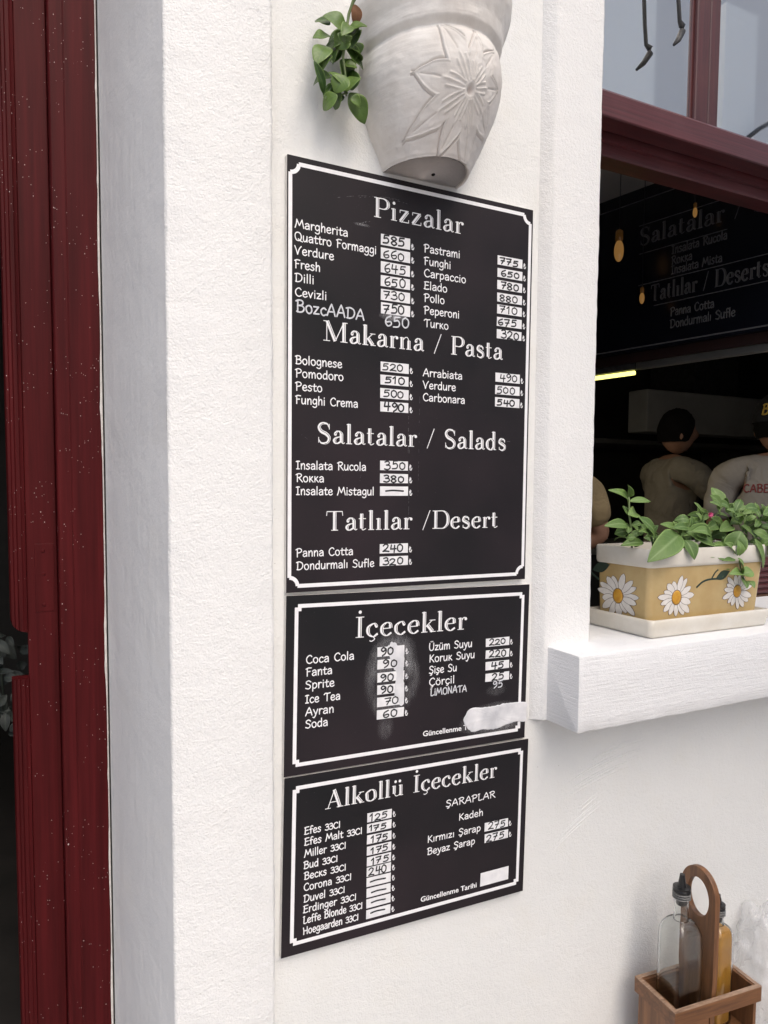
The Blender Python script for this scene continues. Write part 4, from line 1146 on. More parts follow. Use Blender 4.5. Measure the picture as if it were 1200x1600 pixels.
def stemline(F, pts, w):
    P = catmull([Vector(F.hit(*p)) for p in pts], 6); N = len(P)
    for i in range(N-1):
        d = (P[i+1]-P[i]).normalized(); n = Vector((-d.y, d.x))*w/2
        inkpoly(mb, F, [tuple(P[i]-n), tuple(P[i+1]-n), tuple(P[i+1]+n), tuple(P[i]+n)], .0006+.00003*(i % 4))
stemline(front, [(1088, 918), (1098, 909), (1110, 905), (1128, 904)], .0042); stemline(front, [(1112, 904), (1117, 895), (1122, 890)], .0035)
stemline(left, [(921, 892), (928, 898), (936, 905)], .0048)
mb.build('painted_stem', M['paint_stem'], planter)
mb = MB()
def painted_leaf(F, a, b, w):
    A, B = Vector(F.hit(*a)), Vector(F.hit(*b)); d = B-A; n = Vector((-d.y, d.x)).normalized()
    inkpoly(mb, F, [tuple(A+d*t+n*w*math.sin(math.pi*t)) for t in [i/8 for i in range(9)]][::1]+[tuple(A+d*t-n*w*math.sin(math.pi*t)) for t in [i/8 for i in range(7, 0, -1)]], .0008)
painted_leaf(left, (926, 890), (953, 882), .012); mb.build('painted_leaf', M['paint_stem'], planter)
mb = MB(); painted_leaf(front, (1118, 905), (1140, 892), .010); mb.build('painted_leaf', M['paint_stem'], planter)

plant = thing('sill_plant', 'leafy green succulent with one pink flower growing in the daisy planter', 'plant', (1.42, .06, 1.36))
PLO = (1.42, .06, 1.36)
PL = [(470, 150, 385, 78, 34, .6), (478, 145, 592, 140, 36, .6), (475, 122, 480, 57, 44, .85, -.004), (468, 215, 447, 165, 30, .4), (470, 215, 522, 205, 50, .85, -.006), (470, 275, 358, 265, 48, .35), (480, 300, 400, 312, 50, .2, .015), (488, 272, 548, 262, 28, .5), (482, 330, 540, 300, 34, .4),
 (552, 362, 436, 370, 46, .3, -.02), (602, 372, 552, 222, 84, .22, .0), (738, 318, 588, 448, 92, .38, -.055, -.03), (740, 300, 645, 260, 36, .75, -.02), (760, 298, 936, 372, 88, .35, -.045), (742, 290, 868, 236, 56, .45, -.01), (742, 330, 712, 248, 36, .6, -.03), (765, 345, 822, 446, 60, .12, -.05), (592, 345, 528, 258, 40, .3, .01), (745, 325, 800, 300, 40, .7, -.05),
 (958, 182, 908, 68, 54, .6), (975, 176, 1064, 172, 30, .75), (960, 172, 992, 128, 32, .7, -.006), (852, 232, 822, 148, 38, .65), (845, 232, 778, 212, 40, .3), (900, 230, 978, 285, 44, .5), (985, 200, 1062, 272, 46, .65, -.01), (940, 210, 1002, 250, 36, .55), (880, 240, 850, 180, 24, .8),
 (1060, 300, 985, 440, 88, .3, -.05), (1000, 298, 915, 295, 44, .55, -.02), (1085, 330, 1005, 378, 64, .3, -.03), (995, 432, 895, 398, 70, .25, -.05), (1060, 270, 1142, 335, 46, .55, -.02), (1130, 202, 1068, 206, 30, .7), (1140, 212, 1135, 150, 34, .65), (1150, 210, 1210, 180, 34, .65), (1150, 242, 1215, 252, 36, .5), (1120, 300, 1210, 330, 44, .6, -.03),
 (1130, 340, 1185, 495, 42, .55, -.06), (1122, 350, 1132, 484, 36, .15, -.05), (930, 432, 815, 428, 44, .55, -.055), (1052, 400, 995, 432, 40, .35, -.05), (1042, 432, 1050, 348, 44, .7, -.06), (1025, 442, 918, 442, 48, .25, -.055), (1052, 450, 1072, 505, 36, .5, -.06),
 (1055, 522, 1055, 438, 48, .8, -.065, -.012), (1068, 527, 1006, 518, 42, .85, -.068, -.01), (1068, 527, 1126, 510, 46, .9, -.068, -.01), (1062, 530, 1040, 565, 32, .4, -.06), (1062, 545, 1092, 596, 30, .2, -.06), (1085, 560, 1132, 592, 30, .6, -.064), (1005, 520, 942, 530, 44, .2, -.058), (1005, 540, 958, 566, 36, .15, -.055), (1090, 450, 1120, 410, 34, .45, -.05), (1010, 470, 940, 480, 50, .12, -.05),
 (900, 330, 985, 300, 46, .2, .02), (830, 350, 920, 330, 50, .15, .03), (1000, 350, 1090, 320, 56, .15, .03), (1100, 260, 1180, 290, 50, .2, .03), (960, 330, 1030, 400, 50, .3, -.03), (640, 360, 560, 330, 50, .1, .04), (680, 370, 640, 320, 44, .15, .03), (1150, 330, 1215, 380, 46, .3, -.03), (1170, 240, 1215, 200, 36, .6), (1160, 280, 1200, 300, 40, .5), (1170, 350, 1230, 370, 50, .35, -.02), (1190, 230, 1230, 160, 36, .6), (1200, 290, 1260, 330, 50, .4), (1180, 200, 1165, 160, 28, .6),
 (900, 360, 840, 385, 44, .2, -.03), (1040, 350, 1090, 400, 50, .25, -.04), (1080, 300, 1130, 250, 46, .35), (1010, 260, 1060, 225, 40, .4, .01), (1100, 230, 1075, 190, 34, .5, .01), (935, 260, 880, 290, 44, .35, .0)]
PL += scatter([(770, 250), (850, 180), (960, 150), (1060, 185), (1140, 165), (1230, 170), (1230, 380), (1130, 440), (1085, 540), (1010, 520), (930, 440), (860, 380), (760, 370), (730, 290)], 84, 9, 44, 82, 960, 470, -.05, .05)
PL += scatter([(455, 300), (520, 290), (640, 330), (720, 300), (740, 370), (600, 385), (460, 370)], 16, 4, 40, 70, 590, 420, -.02, .04)
o = lv(px_leaves(PL, .018, (840, 740), 3.3333, (-.1, -1, .75), .035, 21, 1.22, nx=8), PLO).build('foliage', M['leaf'], plant, smooth=True); solid_leaf(o, .0013)
mb = MB()
A = lambda x, y, d=0: at(840+x/3.3333, 740+y/3.3333, .018+d)
for P, r_ in (([A(492, 420, .02), A(490, 310), A(478, 220), A(474, 100)], .0024), ([A(610, 430), A(600, 370), A(592, 330)], .0024), ([A(760, 430, .0), A(752, 330, -.03), A(740, 300, -.03)], .0024), ([A(850, 420, .02), A(870, 290, .01), A(960, 178), A(990, 140)], .0024), ([A(840, 300), A(848, 230, -.01), A(870, 205, -.03), A(893, 208, -.054)], .0018),
    ([A(1010, 400, .02), A(1070, 300, -.02), A(1150, 240), A(1160, 190)], .0024), ([A(1120, 430, .02), A(1125, 300, -.02), A(1140, 210)], .002), ([A(990, 380, .0), A(1020, 400, -.05), A(1050, 450, -.062), A(1064, 525, -.064), A(1085, 575, -.064)], .0022), ([A(1020, 400, -.05), A(1000, 480, -.055), A(960, 540, -.056)], .0018), ([A(900, 420), A(930, 400, -.04), A(960, 430, -.05)], .002), ([A(1200, 420, .02), A(1200, 300), A(1195, 200)], .0024)):
    mb = MB(); mb.tube(P, r_, 7); lv(mb, PLO).build('stem', M['stem'], plant, smooth=True)
mb = MB(); c = A(893, 212, -.055)
for k in range(16):
    a = k*2.4; leaf(mb, c, c+Vector((math.cos(a)*.007, -.003-.002*(k % 3), math.sin(a)*.006-.001)), .0035, (0, -1, .2), .1, .2, .5, 4)
lv(mb, PLO).build('flower', M['pink'], plant, smooth=True)

# ------------------------------------------------------------------ table, bottle caddy, bottles
ca, sa = math.cos(R(-6.1)), math.sin(R(-6.1))
RIM = .430; CB = .115; SH = .313                                             # rim height and underside of the caddy
CO = Vector((1.173, -.1693, CB))
cad = thing('bottle_caddy', 'brown wooden two-bottle caddy with arched handle at the bottom right', 'bottle caddy', tuple(CO), None, (0, 0, R(-6.1)))
WX, WY = .236, .122
tb = thing('table', 'pale wooden table against the wall carrying the bottle caddy', 'table', (1.45, -.33, GZ))
mb = MB(); mb.box(-.45, .45, -.30, .30, CB-GZ-.032, CB-GZ-.0012); mb.build('tabletop', M['table_wood'], tb, bevel=.004)
for x in (-.40, .40):
    for y in (-.25, .25):
        mb = MB(); mb.box(x-.022, x+.022, y-.022, y+.022, 0, CB-GZ-.032); mb.build('leg', M['table_wood'], tb, bevel=.002)
H = RIM-CB; bh = .034; th = .0095
def cpart(name, mat, *boxes, par=cad, bevel=.0007):
    mb = MB()
    for bx_ in boxes: mb.box(*bx_)
    return mb.build(name, mat, par, bevel=bevel, seg=1)
# carcass sides set in from the rim band
i_ = .0065
cpart('side_panel', M['wood_z'], (i_, i_+.008, i_, WY-i_, 0, H-.002)); cpart('side_panel', M['wood_z'], (WX-i_-.008, WX-i_, i_, WY-i_, 0, H-.002))
cpart('front_panel', M['wood_x'], (i_+.008, .098, i_, i_+.008, 0.0, H-bh), (.098, WX-i_-.008, i_, i_+.008, 0.0, .06)); cpart('back_panel', M['wood_x'], (i_+.008, WX-i_-.008, WY-i_-.008, WY-i_, 0, H-.003))
cpart('bottom_panel', M['wood_x'], (i_+.008, WX-i_-.008, i_+.008, WY-i_-.008, SH-CB+.004, SH-CB+.012))
# mitred rim band with pale ply edges on top
for (nm, P) in (('rim_board', [(0, 0), (WX, 0), (WX-th, th), (th, th)]), ('rim_board', [(WX, 0), (WX, WY), (WX-th, WY-th), (WX-th, th)]), ('rim_board', [(WX, WY), (0, WY), (th, WY-th), (WX-th, WY-th)]), ('rim_board', [(0, WY), (0, 0), (th, th), (th, WY-th)])):
    mb = MB(); mb.prism(P, H-bh, H-.0015); b_ = mb.build(nm, M['wood_x'], cad, bevel=.0006, seg=1)
    mb = MB(); mb.prism(P, H-.0015, H); mb.build('ply_edge', M['ply_edge'], b_)
# divider with the arched, pierced handle
TOPZ = .374+SH-CB; PXd = .116; half = .0490; yc = WY/2
out = []; hole = []
for k in range(25): a = R(180*k/24); out.append((yc+half*math.cos(a), TOPZ-half*1.15+half*1.15*math.sin(a)))
NH = 32
for k in range(NH): a = 2*math.pi*k/NH; hole.append((yc+.0305*math.cos(a), TOPZ-.0645+.0415*math.sin(a)))
bm_ = bpy.data.curves.new('d', 'CURVE'); bm_.dimensions = '2D'; bm_.fill_mode = 'BOTH'; bm_.extrude = .0055; bm_.bevel_depth = .0008; bm_.bevel_resolution = 1; bm_.offset = -.0008
pts_out = [(WY-i_-.009, .012), (WY-i_-.009, H-.02), (yc+half, H+.03)]+out+[(yc-half, H+.03), (i_+.009, H-.02), (i_+.009, .012)]
for P in (pts_out, hole):
    sp = bm_.splines.new('POLY'); sp.points.add(len(P)-1); sp.use_cyclic_u = True
    for q, (x, y) in zip(sp.points, P): q.co = (x, y, 0, 1)
tmp = bpy.data.objects.new('tmp', bm_); COL.objects.link(tmp)
me = bpy.data.meshes.new_from_object(tmp.evaluated_get(bpy.context.evaluated_depsgraph_get())); bpy.data.objects.remove(tmp)
me.transform(Matrix(((0, 0, 1, PXd), (1, 0, 0, 0), (0, 1, 0, 0), (0, 0, 0, 1)))); me.materials.clear(); me.materials.append(M['wood_z'])
ho = bpy.data.objects.new('handle_board', me); COL.objects.link(ho); ho.parent = cad

def super_r(a, r, z, p=5.0):
    return 1.0
def bottle(name, label, x, y, rot, h_body, hw, h_sh, r_neck, h_neck, fluid, fluid_h, pour=.045):
    base = SH+.0135
    wx = CO.x+x*ca-y*sa; wy = CO.y+x*sa+y*ca
    t = thing(name, label, 'bottle', (wx, wy, base), None, (0, 0, R(rot)))
    def ring(r, p, z, n=48):
        P = []
        for k in range(n):
            a = 2*math.pi*k/n; c, s = math.cos(a), math.sin(a)
            q = (abs(c)**p+abs(s)**p)**(-1/p); P.append((r*q*c, r*q*s))
        return (P, z)
    H1 = h_body+h_sh
    prof = [(hw-.004, 5, .0), (hw-.0008, 6, .003), (hw, 7, .010), (hw, 7, h_body*.5), (hw, 7, h_body*.86), (hw*.99, 6, h_body)]
    for i in range(1, 8):
        s = i/7; prof.append((hw+(r_neck*1.06-hw)*(s**1.7), 6-4*s, h_body+h_sh*math.sin(s*math.pi/2)**.9))
    prof += [(r_neck, 2, H1+h_neck*.4), (r_neck*.96, 2, H1+h_neck*.9), (r_neck*1.18, 2, H1+h_neck*.92), (r_neck*1.18, 2, H1+h_neck)]
    wt = .0026
    innr = [(r-wt, p, z) for r, p, z in prof if z < H1+h_neck*.91]; innr[0] = (hw-.008, 5, .006); innr[1] = (hw-wt-.001, 6, .008); innr[2] = (hw-wt, 7, .012)
    mb = MB(); loft(mb, [ring(*q) for q in prof], True, False); n0 = len(mb.v)
    topo = list(range(n0-48, n0))
    innr.append((r_neck*.80, 2, H1+h_neck))
    mi = MB(); loft(mi, [ring(*q) for q in innr], True, False)
    off = len(mb.v); mb.v += mi.v
    for f in mi.f: mb.face([off+i for i in f[::-1]])
    topi = list(range(len(mb.v)-48, len(mb.v)))
    for k in range(48): mb.face((topo[k], topo[(k+1) % 48], topi[(k+1) % 48], topi[k]))
    g_ = mb.build('glass_body', M['glass'], t, autos=50)
    fl = [(r-.0003, p, z+.0003) for r, p, z in innr[:-1] if z < fluid_h]
    if fluid_h > fl[-1][2]+.002: r, p, z = fl[-1]; fl.append((r, p, fluid_h))
    mb = MB(); loft(mb, [ring(*q) for q in fl]); mb.build('sauce', fluid, t, autos=50)
    zt = H1+h_neck
    mb = MB(); rn = r_neck*1.22
    pr = [(r_neck*.62, zt-.030), (r_neck*.76, zt-.026), (r_neck*.76, zt-.002), (rn, zt), (rn*1.02, zt+.003), (rn*.96, zt+.0048), (rn*1.0, zt+.0066), (rn, zt+.0088), (rn*.5, zt+.0096), (rn*.44, zt+.014)]
    pr += [(rn*.40, zt+.02), (rn*.30, zt+pour-.006), (rn*.27, zt+pour)]
    mb.lathe(pr, 28); mb.build('pourer', M['black_plastic'], t, autos=40)
    mb = MB()
    for q in (.004, .009, .014): mb.lathe([(r_neck*1.19, zt-q-.0012), (r_neck*1.27, zt-q-.0006), (r_neck*1.27, zt-q+.0006), (r_neck*1.19, zt-q+.0012)], 28)
    mb.build('sealing_rings', M['ring'], t, smooth=True)
    return t
bottle('clear_bottle', 'clear square glass bottle with black pourer, left of the caddy handle', .0625, .058, -6.1, .222, .0350, .036, .0150, .062, M['vinegar'], .020, .036)
bottle('sauce_bottle', 'smaller orange sauce bottle with black pourer behind the caddy handle', .1700, .062, 2, .196, .0265, .026, .0120, .036, M['oil'], .214, .030)

# crumpled plastic bag standing on the table against the wall
random.seed(3); mb = MB(); n = 60; rows = []
for i in range(n+1):
    th_ = math.pi*i/n; row = []
    for k in range(100):
        ph = 2*math.pi*k/100
        d = Vector((math.sin(th_)*math.cos(ph), math.sin(th_)*math.sin(ph), math.cos(th_)))
        q = mnoise.noise(d*2.2+Vector((3, 1, 7)))*.32-abs(mnoise.noise(d*4.5+Vector((1, 9, 2))))*.42-abs(mnoise.noise(d*9+Vector((5, 2, 8))))*.14+mnoise.noise(d*21)*.02
        row.append(mb.vert((d.x*.085*(1+q), max(-.09, min(.0775, d.y*.105*(1+q))), max(-.185, d.z*.205*(1+q*.6)))))
    rows.append(row)
for i in range(n):
    for k in range(100): mb.face((rows[i][k], rows[i+1][k], rows[i+1][(k+1) % 100], rows[i][(k+1) % 100]))
tag(mb.build('plastic_bag', M['bag'], loc=(1.600, -.0795, CB+.186), smooth=True), 'crumpled clear plastic bag at the right edge behind the caddy', 'bag')

# ------------------------------------------------------------------ the room behind
FZ = .15
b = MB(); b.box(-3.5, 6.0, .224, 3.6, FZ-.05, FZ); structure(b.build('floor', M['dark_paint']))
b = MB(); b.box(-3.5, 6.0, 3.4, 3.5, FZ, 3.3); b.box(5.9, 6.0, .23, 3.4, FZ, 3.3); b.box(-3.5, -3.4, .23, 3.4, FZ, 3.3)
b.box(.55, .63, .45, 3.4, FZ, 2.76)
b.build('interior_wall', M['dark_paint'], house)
b = MB(); b.box(-3.4, 5.9, .226, 3.4, 2.76, 2.9); b.build('ceiling', M['inside_plaster'], house)
# hanging menu board, seen along the room
BA = R(10); BD = Vector((-math.sin(BA), math.cos(BA), 0)); BN = Vector((-BD.y, BD.x, 0))*1.0
BN = Vector((-math.cos(BA), -math.sin(BA), 0))                       # faces the left of the room
P0 = Vector((2.2, .394, 0))
ib = thing('hanging_menu_board', 'dark glossy menu board hanging inside over the kitchen, lettered in grey', 'menu board', tuple(P0+BD*.22+Vector((0, 0, 2.33))))
# local frame: x along reading direction (from deep to near), -y out of the face, z up
ib.rotation_euler = (0, 0, math.atan2(-BD.y, -BD.x))
def su(s): return .22-s                                            # distance from the near end -> local x
b = MB(); b.box(su(.70), su(-.22), -.003, .02, -.312, .29); b.build('panel', M['in_board'], ib)
ik = Ink(.0034); inl = Ink(.0036)
for (x0, z0, x1, z1, w) in ((.69, .245, -.2, .245, .004), (.69, -.298, -.2, -.298, .005), (.512, .152, -.2, .152, .003), (.508, .048, .17, .048, .003), (.508, -.068, -.2, -.068, .003), (.44, -.155, .0, -.155, .003)):
    ik.ribbon([Vector((su(x0), z0)), Vector((su(x1), z1))], w, False)
ik.mb.build('border_line', M['in_print'], ib)
for s, s0, z, wd, cap in (("Salatalar / Salads", .508, .078, .66, .062), ("Tatlılar / Deserts", .455, -.138, .43, .060)):
    ik = Ink(.0034); inl = Ink(.0037); write_serif(ik, inl, s, su(s0), z, wd, cap); h_ = ik.mb.build('heading', M['in_print'], ib); inl.mb.build('inline_shading', M['in_board'], h_)
for s, s0, z, wd in (("Insalata Rucola", .374, .016, .205), ("Rokka", .374, -.022, .08), ("Insalata Mista", .374, -.056, .19), ("Panna Cotta", .372, -.205, .165), ("Dondurmalı Sufle", .372, -.248, .24)):
    ik = Ink(.0034); write(ik, CASUAL, s, su(s0), z, wd, .029, .0042); ik.mb.build('item_name', M['in_print'], ib)
# beam with a strip light under the board
def along(mb): mb.v = [tuple(P0+BD*x-BN*y+Vector((0, 0, z))) for x, y, z in mb.v]; return mb
b = MB(); b.box(-.4, 2.2, .03, .13, 1.985, 2.045); along(b).build('ceiling_beam', M['dark_wood'], house)
st = thing('strip_light', 'lit yellow strip light at the far end of the beam under the menu board', 'strip light', tuple(P0+BD*.5+Vector((0, 0, 1.96))))
so_ = P0+BD*.5+Vector((0, 0, 1.96))
def al2(mb): along(mb); mb.v = [tuple(Vector(v)-so_) for v in mb.v]; return mb
b = MB(); b.box(-.3, .54, .04, .07, 1.958, 1.985); al2(b).build('housing', M['steel'], st, bevel=.003)
b = MB(); b.tube([(.553, .053, 1.948), (.9, .053, 1.948)], .0085, 12); al2(b).build('tube', M['tube'], st, smooth=True)
la = bpy.data.lights.new('tube_light', 'AREA'); la.shape = 'RECTANGLE'; la.size = .03; la.size_y = 1.2; la.energy = 2.2; la.color = (1.0, .86, .62)
lo = bpy.data.objects.new('tube_light', la); COL.objects.link(lo); lo.parent = st
lo.location = BD*.75+Vector((.03, .05, -.055)); lo.rotation_euler = (0, R(-28), BA)
b = MB(); b.box(.545, .91, .04, .07, 1.959, 1.985); al2(b).build('lamp_holder', M['dark_metal'], st)
# pendant bulbs added in place of amber reflections on the hanging board
def glint(px, py, Y, label, s=1.0):
    p = at(px, py, Y)
    t = thing('glint_bulb', label, 'lamp', tuple(p), 'amber pendant bulbs added for reflections inside the window')
    b = MB(); b.ball((0, 0, 0), (.015*s, .015*s, .034*s), 10); b.build('bulb', M['bulb'], t, smooth=True)
    b = MB(); b.lathe([(.009*s, .030*s), (.012*s, .032*s), (.012*s, .06*s), (.004*s, .066*s)], 14); b.build('socket', M['brass'], t, smooth=True)
    b = MB(); b.tube([(0, 0, .06*s), (0, 0, 2.76-p.z)], .0015, 6); b.build('cord', M['black_plastic'], t)
glint(967, 392, .86, 'largest amber pendant bulb, added for a reflected glow beside the window jamb', 1.15)
glint(1086, 332, .62, 'amber pendant bulb added for a reflected glow over the upper board heading', .5)
glint(1003, 466, .80, 'lowest amber pendant bulb, added for a reflected glow beside the lower board heading', .6)
# kitchen: hood, shelf, counter
hood = thing('extractor_hood', 'dull steel extractor hood over the kitchen counter at the back', 'extractor hood', (5.0, 2.9, 1.9))
b = MB(); b.prism([(-.30, .0), (-.30, .30), (-.12, .30), (-.12, .0)], -1.02, .86, axis='x'); b.build('canopy', M['hood'], hood, bevel=.01)
b = MB(); b.box(-.25, .25, -.05, .4, .30, .92); b.build('duct', M['dark_metal'], hood)
sh = thing('steel_shelf', 'thin steel shelf behind the standing cooks, below the hood', 'shelf', (4.6, 3.2, 1.86))
b = MB(); b.box(-1.2, 1.2, -.35, .19, -.035, 0); b.build('shelf_board', M['steel'], sh, bevel=.004)
for x in (-1.0, .9):
    b = MB(); b.box(x, x+.03, -.2, .19, -.2, -.036); b.build('bracket', M['dark_metal'], sh)
ct = thing('kitchen_counter', 'dark kitchen counter with steel top in front of the cooks', 'counter', (3.7, 2.15, FZ))
b = MB(); b.box(-1.6, 1.7, -.02, .5, .0, .95); b.build('cabinet', M['dark_paint'], ct)
b = MB(); b.box(-1.65, 1.75, -.06, .55, .951, .99); b.build('worktop', M['steel'], ct, bevel=.006)

# ------------------------------------------------------------------ the cooks
def skin(verts, edges, sub=2):
    me = bpy.data.meshes.new('s'); me.from_pydata([v[0] for v in verts], edges, [])
    o = bpy.data.objects.new('s', me); COL.objects.link(o)
    md = o.modifiers.new('skin', 'SKIN'); md.use_smooth_shade = True
    for i, v in enumerate(verts):
        r = v[1]; o.data.skin_vertices[0].data[i].radius = (r, r) if not isinstance(r, tuple) else r
        o.data.skin_vertices[0].data[i].use_root = (i == 0)
    s2 = o.modifiers.new('sub', 'SUBSURF'); s2.levels = sub; s2.render_levels = sub
    me2 = bpy.data.meshes.new_from_object(o.evaluated_get(bpy.context.evaluated_depsgraph_get())); bpy.data.objects.remove(o)
    return me2
def put(me, name, mat, parent):
    me.materials.clear(); me.materials.append(mat); me.polygons.foreach_set('use_smooth', [True]*len(me.polygons))
    o = bpy.data.objects.new(name, me); COL.objects.link(o); o.parent = parent; return o
def add_mb(me, mb):
    n0 = len(me.vertices); V = [tuple(v.co) for v in me.vertices]+mb.v; F = [tuple(p.vertices) for p in me.polygons]+[tuple(i+n0 for i in f) for f in mb.f]
    m2 = bpy.data.meshes.new('b'); m2.from_pydata(V, [], F); m2.update(); return m2
def person(label, loc, face, shirt, elbows, hands, h=1.72, lean=0.0, headyaw=0.0, cap=False, build_=1.0):
    """face: heading of the chest in degrees from +x; limbs given in the body's own frame (x right hand side, y forward)"""
    t = thing('person', label, 'person', loc, None, (0, 0, R(face-90)))
    k = h/1.72; w = build_
    ld = Vector((0, lean, 0))
    pel = Vector((0, 0, .95*k)); wst = Vector((0, .01, 1.10*k))+ld*.35; chs = Vector((0, 0, 1.30*k))+ld*.75; nb = Vector((0, -.01, 1.455*k))+ld
    hd = nb+Vector((0, .035, .165*k))
    V = [(pel, (.155*w, .11*w)), (wst, (.14*w, .105*w)), (chs, (.155*w, .115*w)), (nb, (.062, .058)), (nb+Vector((0, .012, .06*k)), (.054, .058))]
    E = [(0, 1), (1, 2), (2, 3), (3, 4)]
    for sgn, el, hn in ((-1, elbows[0], hands[0]), (1, elbows[1], hands[1])):
        i = len(V); sh_ = nb+Vector((sgn*.185*w, -.005, -.045*k)); el = Vector(el)*1.0; hn = Vector(hn); wr = el+(hn-el)*.86
        V += [(nb+Vector((sgn*.09*w, -.005, -.035*k)), .054*w), (sh_, .054*w), ((sh_+el)/2, .048), (el, .043), ((el+wr)/2, .040), (wr, .029)]
        E += [(3, i), (i, i+1), (i+1, i+2), (i+2, i+3), (i+3, i+4), (i+4, i+5)]
        d = (hn-el).normalized(); side = d.cross(Vector((0, 0, 1))).normalized(); palm = wr+d*.055; j = len(V)
        V.append((palm, (.034, .017))); E.append((i+5, j))
        for q in range(4):
            r1 = palm+side*(.030-.020*q)+d*.042; ln = (.030, .036, .034, .026)[q]; j2 = len(V)
            V += [(r1, .0095), (r1+d*ln*.8+Vector((0, 0, -.012)), .0085), (r1+d*ln*1.3+Vector((0, 0, -.034)), .0075)]; E += [(j, j2), (j2, j2+1), (j2+1, j2+2)]
        j2 = len(V); V += [(wr+d*.025-side*sgn*.034, .011), (wr+d*.06-side*sgn*.046+Vector((0, 0, -.012)), .009)]; E += [(j, j2), (j2, j2+1)]
    for sgn in (-1, 1):
        i = len(V); V += [(pel+Vector((sgn*.09*w, 0, -.07*k)), .095*w), (Vector((sgn*.10, .02, .50*k)), .062), (Vector((sgn*.10, -.01, .09*k)), .042), (Vector((sgn*.105, .10, .035)), (.042, .032)), (Vector((sgn*.11, .17, .03)), (.034, .022))]
        E += [(0, i), (i, i+1), (i+1, i+2), (i+2, i+3), (i+3, i+4)]
    body = skin(V, E)
    # head as a shaped ball with nose, brow, chin and ears, merged into the same mesh
    Hm = MB(); Rh = Matrix.Rotation(R(headyaw), 3, 'Z'); n = 20; rows = []
    for i in range(n+1):
        th = math.pi*i/n; row = []
        for q in range(32):
            ph = 2*math.pi*q/32; d = Vector((math.sin(th)*math.cos(ph), math.sin(th)*math.sin(ph), math.cos(th)))
            sx, sy, sz = .076, .096, .118
            if d.z < 0: sx *= 1-.30*d.z*d.z; sy *= 1-.16*d.z*d.z
            p = Vector((d.x*sx, d.y*sy, d.z*sz))
            if d.y > .5:
                nose = math.exp(-((d.x/.16)**2+((d.z+.12)/.20)**2)); p.y += .024*nose
                eye = sum(math.exp(-(((d.x-e)/.14)**2+((d.z-.08)/.10)**2)) for e in (-.34, .34)); p.y -= .008*eye
                p.y += .006*math.exp(-((d.x/.35)**2+((d.z+.52)/.07)**2))-.004*math.exp(-((d.x/.3)**2+((d.z+.45)/.03)**2))+.008*math.exp(-((d.x/.3)**2+((d.z+.82)/.14)**2))
            row.append(Hm.vert(hd+Rh @ p))
        rows.append(row)
    for i in range(n):
        for q in range(32): Hm.face((rows[i][q], rows[i+1][q], rows[i+1][(q+1) % 32], rows[i][(q+1) % 32]))
    for sgn in (-1, 1): Hm.ball(hd+Rh @ Vector((sgn*.074, -.004, -.020)), (.012, .017, .027), 8)
    put(add_mb(body, Hm), 'body', M['skin'], t)
    # hair
    Hr = MB(); rows = []
    for i in range(15):
        th = (math.pi*.5)*i/14*1.28; row = []
        for q in range(32):
            ph = 2*math.pi*q/32; lim = 1.0 if math.sin(ph) < .35 else max(.42, 1-(math.sin(ph)-.35)*.95)
            tt = th*lim; d = Vector((math.sin(tt)*math.cos(ph), math.sin(tt)*math.sin(ph), math.cos(tt)))
            gr = 1.09+.05*mnoise.noise(d*5)+.03*mnoise.noise(d*17)
            row.append(Hr.vert(hd+Rh @ Vector((d.x*.079*gr, d.y*.099*gr-.004, d.z*.120*gr+.002))))
        rows.append(row)
    for i in range(14):
        for q in range(32): Hr.face((rows[i][q], rows[i+1][q], rows[i+1][(q+1) % 32], rows[i][(q+1) % 32]))
    Hr.build('hair', M['hair'], t, smooth=True)
    if cap:
        C_ = MB(); rows = []
        for i in range(13):
            th = math.pi*.5*i/12*1.04; row = []
            for q in range(40):
                ph = 2*math.pi*q/40; d = Vector((math.sin(th)*math.cos(ph), math.sin(th)*math.sin(ph), math.cos(th)))
                row.append(C_.vert(hd+Rh @ (Vector((d.x*.094, d.y*.114-.004, d.z*.128+.022)))))
            rows.append(row)
        for i in range(12):
            for q in range(40): C_.face((rows[i][q], rows[i+1][q], rows[i+1][(q+1) % 40], rows[i][(q+1) % 40]))
        br = [C_.vert(hd+Rh @ Vector((.085*math.cos(R(a)), .10*math.sin(R(a))+(.075 if 10 < a < 170 else 0), .026-.012*math.sin(R(a))))) for a in range(0, 181, 15)]
        br2 = [C_.vert(hd+Rh @ Vector((.085*math.cos(R(a)), .09*math.sin(R(a)), .03))) for a in range(0, 181, 15)]
        for a in range(12): C_.face((br2[a], br[a], br[a+1], br2[a+1]))
        co = C_.build('cap', M['cap'], t, smooth=True)
        L_ = MB()
        for (a0, word) in ((0, 'BCL'),):
            x = 0
            for ch in 'BCL':
                for spx in CASUAL[ch][1:]:
                    kk, P = strokes(spx); P = catmull(P) if kk == 'c' else P
                    pts = []
                    for p in P:
                        a = R(-128)+((x+p.x)/100*.052)/.100; zq = .045+p.y/100*.045; rr = math.sqrt(max(0.02, 1-((zq-.022)/.128)**2))
                        pts.append(hd+Rh @ Vector((math.cos(a)*.0955*rr, math.sin(a)*.1155*rr-.004, zq)))
                    L_.tube(pts, .0042, 5)
                x += CASUAL[ch][0]+10
        L_.build('cap_lettering', M['cap_yellow'], co)
    # shirt: torso and short sleeves, a little fuller than the body
    V = [(pel+Vector((0, 0, -.04)), (.175*w, .128*w)), (wst, (.160*w, .124*w)), (chs, (.180*w, .134*w)), (nb+Vector((0, -.004, -.022)), (.100*w, .094*w)), (nb+Vector((0, .004, .022)), (.072, .074))]; E = [(0, 1), (1, 2), (2, 3), (3, 4)]
